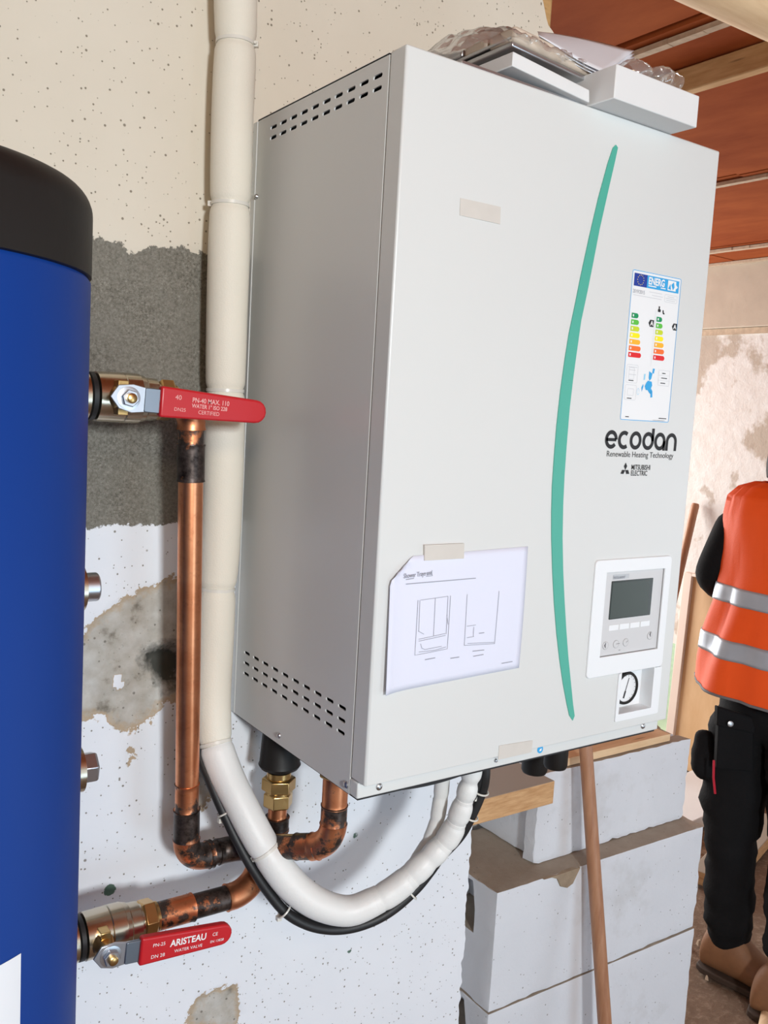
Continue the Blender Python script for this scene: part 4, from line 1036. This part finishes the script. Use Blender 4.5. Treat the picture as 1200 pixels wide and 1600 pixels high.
fit_piece(up, [K2 + Vector((0,0,.030)), K2 + Vector((0,0,.054))], RF, M['burnt'], 'coupling'); fit_piece(up, [K2 + Vector((0,0,.052)), K2 + Vector((0,0,.098))], RF-.0004, M['fresh'], 'reducer')
hexnut((cx2, cy2, -.022), (0,0,1), .021, .020, 'union_nut', M['brass'], up)
# pipe from the lower valve
lo = empty('copper_pipe', (-.1, -.15, -.19), 'short sloping copper pipe from the lower valve to the brass union', 'pipe')
q0 = Vector((-.146, VY, -.2110)); q1 = at(386, 1394, 1, VY); q1 = Vector((q1.x, VY, q1.z)); dq = (q1-q0).normalized()
fit_piece(lo, [q0, q0 + dq*.050], RF+.0008, M['half'], 'coupling'); fit_piece(lo, [q0 + dq*.048, q1 - dq*.026], RP+.0008, M['burnt'], 'straight_pipe')
cx1, cy1 = .040, -.076
q2 = Vector((cx1, cy1, -.178+.0)); dq2 = (q2 + Vector((0,0,.02)) - q1).normalized()
fit_piece(lo, elbow_path(q1, dq, dq2, .020, 10, .010), RF+.0006, M['fresh'], 'elbow')
q3 = Vector((cx1, cy1, -.172)); dq2 = (q3-q1).normalized()
fit_piece(lo, [q1 + dq2*.022, q3 - dq2*.018], RP+.0003, M['burnt'], 'straight_pipe')
fit_piece(lo, elbow_path(q3, dq2, (0,0,1), .018, 8, .003), RF, M['half'], 'elbow')
fit_piece(lo, [q3 + Vector((0,0,.018)), Vector((cx1, cy1, -.134))], RF+.0002, M['burnt'], 'coupling'); fit_piece(lo, [Vector((cx1, cy1, -.136)), Vector((cx1, cy1, -.112))], .0130, M['copper'], 'pipe_stub')
un = empty('brass_union', (cx1, cy1, -.09), 'brass union under the black funnel below the unit', 'pipe fitting')
hexnut((cx1, cy1, -.1185), (0,0,1), .0205, .021, 'union_nut', M['brass'], un); hexnut((cx1, cy1, -.0955), (0,0,1), .0235, .019, 'union_nut', M['brass'], un, .4)
bm = B(); lathe(bm, (cx1, cy1, -.0985), (0,0,1), [(0, .018), (.0035, .018)], 30); lathe(bm, (cx1, cy1, -.0775), (0,0,1), [(0, .0168), (.009, .0168)], 30); obj('union_ring', bm, M['brass'], un, 35)
bm = B(); lathe(bm, (cx1, cy1, -.0685), (0,0,1), [(0, .0150), (.002, .0165), (.006, .0165), (.0065, .0265), (.011, .0292), (.014, .0280), (.069, .0245)], 44); o = obj('black_funnel_sleeve', bm, M['black'], None, 35); setp(o, 'black tapered rubber sleeve between unit bottom and brass union', 'sleeve')

# ------------------------------------------------------------------ insulated hose, second hose, cable, ties
hp = [(368, -60, -.042), (368, 0, -.042), (368, 68, -.042), (363, 190, -.042), (360, 320, -.042), (355, 480, -.042), (352, 610, -.042), (348, 760, -.042), (343, 880, -.043), (340, 920, -.044), (336, 1010, -.047), (333, 1080, -.053), (334, 1125, -.061), (338, 1165, -.073), (353, 1208, -.092), (373, 1250, -.114), (395, 1293, -.134), (418, 1332, -.150),
      (455, 1381, -.168), (497, 1412, -.186), (543, 1423, -.200), (583, 1409, -.212), (620, 1387, -.222), (663, 1349, -.234), (700, 1309, -.246), (718, 1272, -.256), (730, 1235, -.264), (736, 1209, -.268), (738, 1186, -.270)]
HP = [at(x, y, 1, d) for x, y, d in hp]
hc = crom(HP, 12)
cum = [0]
for a_, b_ in zip(hc, hc[1:]): cum.append(cum[-1] + (b_-a_).length)
def s_of(px, py):
    best = (1e9, 0)
    for p_, s in zip(hc, cum):
        q = RM.inverted() @ (p_ - CAM); u = 600 + FPX*q.x/-q.z; v = 800 - FPX*q.y/-q.z; d = (u-px)**2 + (v-py)**2
        if d < best[0]: best = (d, s)
    return best[1]
pinch = [(s_of(*q), w_) for q, w_ in (((366, 68), 1), ((360, 323), 1), ((352, 610), .9), ((341, 919), 1), ((337, 1163), .8), ((415, 1330), .55), ((592, 1404), .45), ((640, 1368), .6), ((668, 1342), .6), ((690, 1318), .7), ((712, 1284), .9), ((727, 1250), 1.0), ((734, 1222), 1.0))]
s_white = s_of(337, 1165)
RS = [0, s_of(345, 850), s_of(336, 1010), s_of(338, 1165), s_of(373, 1250), s_of(455, 1381), s_of(543, 1423), s_of(620, 1387), s_of(700, 1309), s_of(730, 1235)]
RV = [.0262, .0262, .0240, .0228, .0206, .0204, .0192, .0182, .0166, .0150]
def hr(s):
    r = float(np.interp(s, RS, RV))
    for sp, w_ in pinch: r -= w_*(.0030*math.exp(-((s-sp)/.006)**2) + .0010*math.exp(-((s-sp)/.03)**2))
    return r + .0003*math.sin(s*23)
hose = empty('insulated_pipe', HP[3], 'thick cream insulated pipe running down the wall and looping under the unit', 'pipe')
dense = []
for a_, b_ in zip(hc, hc[1:]):
    k_ = max(1, int((b_-a_).length/.003)); dense += [a_.lerp(b_, i/k_) for i in range(k_)]
dense.append(hc[-1])
ic = min(range(len(dense)), key=lambda i: (dense[i] - at(337, 1165, 1, -.054)).length)
bm = B(); tube(bm, dense[:ic+1], hr, 30); o = obj('insulation_sleeve', bm, M['hose'], hose, 70); 
off = s_of(337, 1165)
bm = B(); tube(bm, dense[ic:], lambda s: hr(s + off) + .0004, 30); o = obj('taped_loop', bm, M['hosewhite'], hose, 70); o['label'] = 'white taped length forming the loop'
# lengthwise seam
bm = B()
for i in range(0, ic, 6): pass
# ties
def tie(px, py, parent, head=(1, 0), r=None):
    s = s_of(px, py); i = min(range(len(cum)), key=lambda k: abs(cum[k]-s)); p_ = hc[i]; d = (hc[min(i+1, len(hc)-1)] - hc[max(i-1, 0)]).normalized()
    a_, b_ = basis(d); R_ = hr(s) + .0008; bm = B(); N_ = 40
    rings = []
    for k in range(N_):
        t_ = 2*math.pi*k/N_; rad = a_*math.cos(t_) + b_*math.sin(t_); rings.append([bm.verts.new(p_ + rad*(R_+dr) + d*dd) for dr, dd in ((0, -.0022), (.0011, -.0020), (.0011, .0020), (0, .0022))])
    for k in range(N_):
        A_1, B_1 = rings[k], rings[(k+1) % N_]
        for m_ in range(4): bm.faces.new((A_1[m_], B_1[m_], B_1[(m_+1) % 4], A_1[(m_+1) % 4]))
    right = RM @ Vector((1,0,0)); upv = RM @ Vector((0,1,0)); hd = (right*head[0] + upv*head[1]); hd = (hd - d*hd.dot(d)).normalized()
    c_ = p_ + hd*(R_+.002); 
    e2 = d.cross(hd).normalized()
    vs = [c_ + hd*sx*.003 + d*sy*.0032 + e2*sz*.003 for sx in (-1, 1) for sy, sz in ((-1,-1), (1,-1), (1,1), (-1,1))]
    hexa(bm, vs); cyl(bm, c_ + e2*.003, c_ + e2*.008, .0018, 8)
    o = obj('cable_tie', bm, M['tie'], parent, 40); return o
for q, h_ in (((366, 68), (1, 0)), ((360, 323), (-1, 0)), ((352, 610), (0, 1)), ((341, 919), (-1, 0)), ((337, 1163), (-1, -.2)), ((415, 1330), (-1, -.6))): tie(*q, hose, h_)
for q in ((592, 1404), (640, 1368), (690, 1318), (712, 1284), (727, 1250)):
    s = s_of(*q); i = min(range(len(cum)), key=lambda k: abs(cum[k]-s)); d = (hc[i+1]-hc[i-1]).normalized(); bm = B()
    R_ = hr(s); lathe(bm, hc[i]-d*.010, d, [(0, R_+.0006), (.0005, R_+.0016), (.011, R_+.0012), (.0115, R_+.0004)], 30, caps=False); obj('tape_band', bm, M['hosewhite'], hose, 40)
h2 = [(692, 1190, -.22), (691, 1218, -.22), (688, 1250, -.22), (682, 1285, -.218), (674, 1308, -.216), (663, 1328, -.214), (648, 1350, -.211), (628, 1374, -.207), (604, 1393, -.200)]
bm = B(); c2 = crom([at(x, y, 1, d) for x, y, d in h2], 10); tube(bm, c2, lambda s: .0105 - .0010*(math.sin(s*95)**12), 22); o = obj('insulated_pipe', bm, M['hosewhite'], None, 70); setp(o, 'thinner white insulated pipe behind the loop, rising into the unit', 'pipe')
def cable(pts, r, label):
    bm = B(); c_ = crom([at(x, y, 1, d) for x, y, d in pts], 10); tube(bm, c_, r, 16); o = obj('black_cable', bm, M['rubber'], None, 70); setp(o, label, 'cable'); return c_
k1 = cable([(318, 1130, -.050), (311, 1176, -.062), (329, 1222, -.086), (349, 1268, -.106), (370, 1312, -.124), (393, 1354, -.140), (418, 1392, -.152), (446, 1425, -.164), (478, 1444, -.174), (512, 1452, -.182), (548, 1450, -.190), (585, 1438, -.198), (618, 1418, -.206), (650, 1389, -.214), (672, 1362, -.220), (688, 1340, -.226), (720, 1305, -.238), (740, 1268, -.250), (754, 1234, -.258), (758, 1212, -.264), (758, 1190, -.264)], .0068, 'outer black cable following the underside of the white loop')
k2 = cable([(326, 1140, -.048), (322, 1178, -.058), (341, 1222, -.080), (361, 1264, -.100), (384, 1312, -.120), (407, 1350, -.136), (432, 1386, -.148), (460, 1416, -.160), (488, 1434, -.170), (520, 1441, -.180), (552, 1440, -.188), (582, 1429, -.196), (612, 1411, -.204), (640, 1388, -.212), (662, 1364, -.218), (684, 1336, -.226), (712, 1296, -.238), (735, 1254, -.25), (746, 1226, -.258), (750, 1206, -.262)], .0052, 'inner thinner black cable tucked against the white loop')
for (px, py, d, ang) in ((353, 1270, -.105, 30), (444, 1423, -.163, 45), (642, 1395, -.212, -60), (751, 1236, -.257, 0), (735, 1275, -.247, 0)):
    c_ = at(px, py, 1, d); bm = B(); i = min(range(len(k1)), key=lambda k: (k1[k]-c_).length); dd = (k1[min(i+1, len(k1)-1)] - k1[i-1]).normalized(); a_, b_ = basis(dd)
    path = [c_ + a_*(.0105*math.cos(t_*2*math.pi/20)) + b_*(.0105*math.sin(t_*2*math.pi/20)) for t_ in range(21)]; tube(bm, path, .0013, 8)
    qv = RM @ Vector((-.6, -.8, 0)); bmesh.ops.create_cube(bm, size=.006, matrix=Matrix.Translation(c_ + qv*.012)); o = obj('cable_tie', bm, M['tie'], None, 40)
    setp(o, {353: 'small clear cable tie on the steep part of the black cables', 444: 'clear cable tie with curled tail at the lower left of the loop', 642: 'clear cable tie around the cables at the lower right of the loop', 751: 'cable tie on the cable just below the unit bottom', 735: 'cable tie on the cable beside the rising white loop'}[px], 'cable tie', 'clear cable ties on the black cables')

# ------------------------------------------------------------------ far wall things
bm = B(); p0 = Vector((3.105, 1.548, FL)); 
pn = empty('leaning_board', (3.1, 1.3, FL), 'tan wooden board leaning on the far wall behind the man', 'board')
def slab(name, m, y0, y1, x_bot, x_top, th, z1, z0=FL):
    bm = B(); hexa(bm, [(x_bot, y0, z0), (x_bot, y1, z0), (x_bot+th, y1, z0), (x_bot+th, y0, z0), (x_top, y0, z1), (x_top, y1, z1), (x_top+th, y1, z1), (x_top+th, y0, z1)]); return obj(name, bm, m, pn, 30, .002)
slab('board_face', M['door'], 1.00, 1.515, 3.085, 3.115, .018, -.262)
slab('edge_strip', M['doorframe'], 1.515, 1.560, 3.070, 3.100, .035, -.250)
slab('top_strip', M['doorframe'], 1.00, 1.515, 3.098, 3.100, .03, -.250, -.262)
# daylight doorway frame
bm = B(); box(bm, RX-.01, RX+.2, 1.562, 1.60, FL, -.62); o = obj('door_1', bm, M['doorframe'], None, 30, .002); o['kind'] = 'structure'
a_, b_ = at(1087, 787, 0, 3.12), at(1069.5, 862, 0, 3.06)
bm = B(); d_ = (b_ - a_).normalized(); Lg = (FL+.0 - a_.z)/d_.z; lathe(bm, a_, d_, [(0, .016), (.01, .019), (Lg-.01, .019), (Lg, .018)], 16); o = obj('leaning_stick', bm, M['stick'], None, 40); setp(o, 'thin brown stick leaning on the far white wall', 'stick')
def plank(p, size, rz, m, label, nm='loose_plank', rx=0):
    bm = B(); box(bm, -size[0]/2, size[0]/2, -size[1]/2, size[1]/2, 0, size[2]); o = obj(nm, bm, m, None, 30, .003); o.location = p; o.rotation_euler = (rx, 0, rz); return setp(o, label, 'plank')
plank((2.55, .78, FL+.002), (.7, .14, .05), .3, M['plankorange'], 'orange plank on the floor behind the man')
plank((2.74, 1.16, FL+.002), (.62, .30, .05), .1, M['foam'], 'white slab standing in for the bright patch of light on the floor near the far wall', 'bright_floor_patch')  # white slab added as the pool of light on the floor
q = at(1185, 1600, 2, FL); 
bm = B(); tube(bm, [Vector((q.x-.35, q.y-.25, FL+.012)), Vector((q.x-.12, q.y-.08, FL+.014)), Vector((q.x+.08, q.y+.02, FL+.016)), Vector((q.x+.4, q.y+.12, FL+.016))], .017, 14); o = obj('floor_pole', bm, M['paletimber'], None, 50); setp(o, 'pale wooden pole on the floor by the worker boots', 'pole')

# ------------------------------------------------------------------ the man
man = empty('person', far(1200, 1500, 2.62) * 1, 'person in orange hi-vis vest and black work trousers, seen from behind', 'person')
man.location.z = FL
def skin(name, verts, edges, m, parent, sub=2, rootv=0):
    me = bpy.data.meshes.new(name); me.from_pydata([v[0] for v in verts], edges, []); o = bpy.data.objects.new(name, me); COL.objects.link(o)
    md = o.modifiers.new('skin', 'SKIN'); md.use_smooth_shade = True; md.branch_smoothing = .6
    for i, v in enumerate(verts):
        sv = me.skin_vertices[0].data[i]; r = v[1]; sv.radius = (r, r) if not isinstance(r, tuple) else r; sv.use_root = (i == rootv)
    sb = o.modifiers.new('sub', 'SUBSURF'); sb.levels = sub; sb.render_levels = sub
    dg = bpy.context.evaluated_depsgraph_get(); dg.update(); nm = bpy.data.meshes.new_from_object(o.evaluated_get(dg)); bpy.data.objects.remove(o)
    nm.name = name; nm.materials.clear(); return link(name, nm, m, parent, 70)
D0 = 2.66
J = dict(pelvis=far(1208, 1105, D0), waist=far(1212, 1020, D0), chest=far(1222, 880, D0), neck=far(1234, 772, D0), head=far(1247, 728, D0-.02),
         lsh=far(1168, 804, D0+.09), lel=far(1115, 906, D0+.13), lwr=far(1195, 950, D0+.34), rsh=far(1285, 800, D0-.1), rel=far(1335, 925, D0-.05), rwr=far(1300, 985, D0+.18),
         lhip=far(1152, 1135, D0+.06), lkn=far(1143, 1300, D0+.03), lan=far(1140, 1475, D0+.04), rhip=far(1256, 1135, D0-.05), rkn=far(1254, 1320, D0-.13), ran=far(1228, 1505, D0-.16))
def P(n): return J[n]
body = [(P('pelvis'), .115), (P('waist'), .105), (P('chest'), .14), (P('neck'), .055), (P('lsh'), .055), (P('lel'), .04), (P('lwr'), .028), (P('rsh'), .055), (P('rel'), .04), (P('rwr'), .028),
        (P('lhip'), .08), (P('lkn'), .052), (P('lan'), .036), (P('rhip'), .08), (P('rkn'), .052), (P('ran'), .036)]
be = [(0,1),(1,2),(2,3),(2,4),(4,5),(5,6),(2,7),(7,8),(8,9),(0,10),(10,11),(11,12),(0,13),(13,14),(14,15)]
skin('body', body, be, M['skin'], man, 2)
def sleeve(a, b, c, name='sleeve'):
    sh = P(a); el_ = P(b); wr_ = P(c); V = [(sh + Vector((0,0,.0)), .086), (sh.lerp(el_, .35), .080), (sh.lerp(el_, .75), .076), (el_, .074), (el_.lerp(wr_, .25), .054), (el_.lerp(wr_, .85), .042)]
    o = skin(name, V, [(i, i+1) for i in range(5)], M['sleeve'], man, 2); return o
sleeve('lsh', 'lel', 'lwr')['label'] = 'black sleeve with bent elbow'; sleeve('rsh', 'rel', 'rwr')
# trousers: seat plus two baggy legs
def fold(o, amp, fr):
    for v in o.data.vertices:
        n = noise.noise((v.co.x*fr*.6, v.co.y*fr*.6, v.co.z*fr*2.0)); v.co += v.normal * amp * n
V = [(P('pelvis') + Vector((0,0,.09)), .165), (P('pelvis'), .175), (P('lhip'), .125), (P('lhip').lerp(P('lkn'), .45), .112), (P('lkn'), .079), (P('lkn').lerp(P('lan'), .4), .076), (P('lkn').lerp(P('lan'), .8), .077), (P('lan') + Vector((0,0,-.01)), .073),
     (P('rhip'), .125), (P('rhip').lerp(P('rkn'), .45), .112), (P('rkn'), .080), (P('rkn').lerp(P('ran'), .4), .078), (P('rkn').lerp(P('ran'), .8), .078), (P('ran'), .075)]
tro = skin('trousers', V, [(0,1),(1,2),(2,3),(3,4),(4,5),(5,6),(6,7),(1,8),(8,9),(9,10),(10,11),(11,12),(12,13)], M['trouser'], man, 3, 1); fold(tro, .018, 9); fold(tro, .007, 24)
# thigh pocket, red piping, button
vr = RM @ Vector((1,0,0)); vu = RM @ Vector((0,1,0)); vb = RM @ Vector((0,0,1))
def patch(name, pts, depth, th, m, parent=man, lb=None):
    bm = B(); P_ = [far(x, y, depth) for x, y in pts]; fr = [bm.verts.new(q + vb*th) for q in P_]; bk = [bm.verts.new(q - vb*.02) for q in P_]; n = len(P_)
    bm.faces.new(fr); bm.faces.new(bk[::-1])
    for k in range(n): bm.faces.new((fr[k], bk[k], bk[(k+1) % n], fr[(k+1) % n]))
    o = obj(name, bm, m, parent, 30, .004); 
    if lb: o['label'] = lb
    return o
patch('thigh_pocket', [(1122, 1118), (1176, 1135), (1176, 1205), (1118, 1200)], D0-.060, .008, M['trouser'])
patch('pocket_flap', [(1120, 1103), (1180, 1122), (1178, 1146), (1119, 1133)], D0-.068, .008, M['trouser'])
fold(skin('side_pocket', [(far(1104, 1140, D0+.05), .034), (far(1100, 1185, D0+.03), .040), (far(1101, 1222, D0+.02), .036)], [(0,1),(1,2)], M['trouser'], man, 2), .008, 16)
bm = B(); q = far(1141, 1131, D0-.084); lathe(bm, q, vb, [(0, .0085), (.003, .0085), (.004, .006)], 16); obj('button', bm, M['screw'], man, 40)
bm = B(); tube(bm, [far(1115.5, 1188, D0-.072), far(1115, 1215, D0-.074), far(1117.5, 1240, D0-.072)], .0034, 8); o = obj('red_piping', bm, mat('red_cord', (.55, .005, .03), .6), man, 60)
# vest: loft of ellipses following the torso, back lower than front
fw = (vr*.82 - vb*.57).normalized(); fw.z = 0; fw.normalize(); lf = Vector((0,0,1)).cross(fw).normalized()   # facing direction, and the person's left
axis = [(far(1216, 1085, D0), .232, .200), (far(1217, 1045, D0), .226, .194), (far(1219, 1000, D0), .212, .180), (far(1221, 950, D0), .180, .156), (far(1222, 900, D0), .164, .140), (far(1222, 850, D0), .158, .130), (far(1223, 808, D0), .158, .124), (far(1224, 780, D0), .146, .112), (far(1226, 764, D0), .118, .088), (far(1228, 755, D0), .070, .060)]
def vest_ring(c, rl, rf_, n=56, grow=0, seed=0):
    out = []
    for k in range(n):
        t_ = 2*math.pi*k/n; ex = math.copysign(abs(math.cos(t_))**.85, math.cos(t_)); ey = math.copysign(abs(math.sin(t_))**.85, math.sin(t_))
        p_ = c + lf*(rl+grow)*ex + fw*(rf_+grow)*ey
        nrm = (lf*ex + fw*ey).normalized(); f_ = .020*noise.noise((t_*2.6, c.z*1.6+seed, 0)) + .012*noise.noise((t_*6 + c.z*3, c.z*3, 5)) + .010*math.sin(t_*7 + c.z*9)*max(0, 1-(c.z+.35)/.5)
        out.append(p_ + nrm*f_)
    return out
def interp_axis(t_):
    t_ = max(0, min(len(axis)-1.0001, t_)); i = int(t_); f = t_-i; a, b_ = axis[i], axis[i+1]; return a[0].lerp(b_[0], f), a[1]+(b_[1]-a[1])*f, a[2]+(b_[2]-a[2])*f
def loft(t0, t1, steps, grow, name, m, cap=False):
    bm = B(); rs = []
    for k in range(steps+1):
        c_, rl, rf_ = interp_axis(t0 + (t1-t0)*k/steps); rs.append([bm.verts.new(q) for q in vest_ring(c_, rl, rf_, grow=grow)])
    for a, b_ in zip(rs, rs[1:]):
        for k in range(len(a)): bm.faces.new((a[k], a[(k+1) % len(a)], b_[(k+1) % len(a)], b_[k]))
    o = obj(name, bm, m, man, 60); s = o.modifiers.new('s', 'SOLIDIFY'); s.thickness = .004; s.offset = -1; return o
loft(0, 9, 54, 0, 'hi_vis_vest', M['vest'])['label'] = 'orange hi-vis vest'
loft(1.40, 2.05, 6, .003, 'reflective_band', M['reflect'])['label'] = 'lower silver reflective band'
loft(3.08, 3.62, 6, .003, 'reflective_band', M['reflect'])['label'] = 'upper silver reflective band'
loft(-0.02+.0, .10, 2, .002, 'vest_hem', M['piping'])
# armhole piping
sh = P('lsh'); bm = B(); cpt = sh + (P('chest')-sh)*.12 + Vector((0,0,-.02)); dsl = (P('chest')-sh); dsl.z = 0; dsl.normalize(); 
path = [cpt + Vector((0,0,1))*(.105*math.cos(t_)) + dsl.cross(Vector((0,0,1)))*(.075*math.sin(t_)) for t_ in [2*math.pi*k/24 for k in range(25)]]
tube(bm, path, .006, 8); obj('armhole_binding', bm, M['piping'], man, 60)
# boots
def boot(ankle, dirv, name='boot'):
    d = Vector(dirv); d.z = 0; d.normalize(); s = Vector((0,0,1)).cross(d); g = ankle.copy(); g.z = FL + .0
    bt = bpy.data.objects.new(name, None)
    prof = [(-.082, .030, .085, .010), (-.062, .044, .15, .010), (-.02, .050, .175, .010), (.03, .050, .16, .010), (.065, .050, .125, .010), (.11, .054, .102, .010), (.155, .055, .090, .010), (.19, .048, .078, .010), (.215, .026, .055, .012)]
    bm = B(); rs = []
    for (t_, w_, h, b0) in prof:
        r = []
        for k in range(16):
            a = 2*math.pi*k/16; y = w_*math.cos(a); zz = b0 + (h-b0)/2 + (h-b0)/2*math.sin(a) + (0 if math.sin(a) > 0 else 0)
            r.append(bm.verts.new(g + d*t_ + s*y + Vector((0,0,zz - .004))))
        rs.append(r)
    for a, b_ in zip(rs, rs[1:]):
        for k in range(16): bm.faces.new((a[k], a[(k+1) % 16], b_[(k+1) % 16], b_[k]))
    bm.faces.new(rs[0][::-1]); bm.faces.new(rs[-1])
    o = obj(name, bm, M['leather'], man, 70); sb = o.modifiers.new('s', 'SUBSURF'); sb.levels = sb.render_levels = 2; o['label'] = 'tan leather work boot'
    bm = B(); lathe(bm, g + Vector((0,0,.11)), (0,0,1), [(0, .044), (.05, .047), (.09, .052)], 24); obj('boot_collar', bm, M['leather'], o, 50)
    bm = B(); pts = [(t_, w_+.001) for t_, w_, h, b0 in prof]; ol = [g + d*t_ + s*w_ for t_, w_ in pts] + [g + d*t_ - s*w_ for t_, w_ in pts[::-1]]
    a = [bm.verts.new(q + Vector((0,0,-.004))) for q in ol]; b_ = [bm.verts.new(q + Vector((0,0,.016))) for q in ol]; bm.faces.new(a[::-1]); bm.faces.new(b_)
    for k in range(len(ol)): bm.faces.new((a[k], a[(k+1) % len(ol)], b_[(k+1) % len(ol)], b_[k]))
    obj('sole', bm, M['sole'], o, 50, .004)
fd = (vr*.72 + vb*.70)
boot(P('lan'), fd); boot(P('ran'), vr*.8 + vb*.5)
# head, hair, face
hc_ = P('head'); bm = B(); bmesh.ops.create_uvsphere(bm, u_segments=28, v_segments=20, radius=1)
for v in bm.verts:
    x, y, z = v.co; jaw = 1 - .22*max(0, -z); v.co = hc_ + lf*(x*.073*jaw) + fw*(y*.092*jaw + (.012*max(0, -z))) + Vector((0,0,1))*z*.115
obj('head', bm, M['skin'], man, 70)
bm = B(); bmesh.ops.create_uvsphere(bm, u_segments=28, v_segments=20, radius=1)
for v in list(bm.verts):
    x, y, z = v.co; keep = z > .25 or y < .05 - .0*z and z > -.45
    s_ = 1.09 if keep else .93; v.co = hc_ + lf*(x*.073*s_) + fw*(y*.092*s_) + Vector((0,0,1))*z*.115*s_
obj('hair', bm, M['hair'], man, 70)
bm = B(); nb_ = hc_ + fw*.090 + Vector((0,0,-.012)); lathe(bm, nb_ + Vector((0,0,.02)), (0,0,-1), [(0, .005), (.025, .012), (.034, .014), (.038, .006)], 12); obj('nose', bm, M['skin'], man, 60)
for s_ in (-1, 1):
    bm = B(); bmesh.ops.create_uvsphere(bm, u_segments=14, v_segments=10, radius=1)
    for v in bm.verts: v.co = hc_ + lf*(s_*.074 + v.co.x*.009) + fw*(v.co.y*.018 - .004) + Vector((0,0,1))*(v.co.z*.032 - .008)
    obj('ear', bm, M['skin'], man, 60)
    bm = B(); bmesh.ops.create_uvsphere(bm, u_segments=12, v_segments=8, radius=.011, matrix=Matrix.Translation(hc_ + lf*s_*.030 + fw*.078 + Vector((0,0,.006)))); obj('eye', bm, M['inkwhite'], man, 60)
bm = B(); bmesh.ops.create_cube(bm, size=1)
for v in bm.verts: v.co = hc_ + lf*v.co.x*.045 + fw*(.082 + v.co.y*.012) + Vector((0,0,1))*(v.co.z*.009 - .058)
obj('mouth', bm, mat('lips', (.42, .16, .13), .5), man, 60, .003)
# hands
def hand(wr_, dirv, pd, name='hand'):
    d = Vector(dirv).normalized(); s = d.cross(Vector(pd)).normalized(); u = s.cross(d).normalized(); c_ = wr_
    V = [(c_, (.026, .018)), (c_ + d*.045, (.038, .016)), (c_ + d*.085, (.038, .014))]; E_ = [(0,1),(1,2)]
    for i, (o_, l_) in enumerate(((-.030, .062), (-.010, .075), (.010, .080), (.029, .070))):
        k = len(V); b0 = c_ + d*.088 + s*o_; V += [(b0, .0095), (b0 + d*l_*.45 - u*.010, .009), (b0 + d*l_*.75 - u*.030, .0082), (b0 + d*l_*.8 - u*.046, .0075)]; E_ += [(2, k), (k, k+1), (k+1, k+2), (k+2, k+3)]
    k = len(V); t0 = c_ + d*.03 + s*.034; V += [(t0, .012), (t0 + d*.028 + s*.022 - u*.006, .010), (t0 + d*.055 + s*.026 - u*.018, .0085)]; E_ += [(1, k), (k, k+1), (k+1, k+2)]
    skin(name, V, E_, M['skin'], man, 1)
hand(P('lwr'), P('lwr')-P('lel'), (0,0,1)); hand(P('rwr'), P('rwr')-P('rel'), (0,0,1))

for o in bpy.data.objects:
    if o.parent is not None and o.name.split('.')[0] in ('fine_print', 'black_print', 'rating_letters', 'pale_print', 'header_print', 'header_icon', 'map_print', 'flag_stars', 'key_symbols', 'printed_drawing', 'needle'):
        o['kind'] = 'stuff'
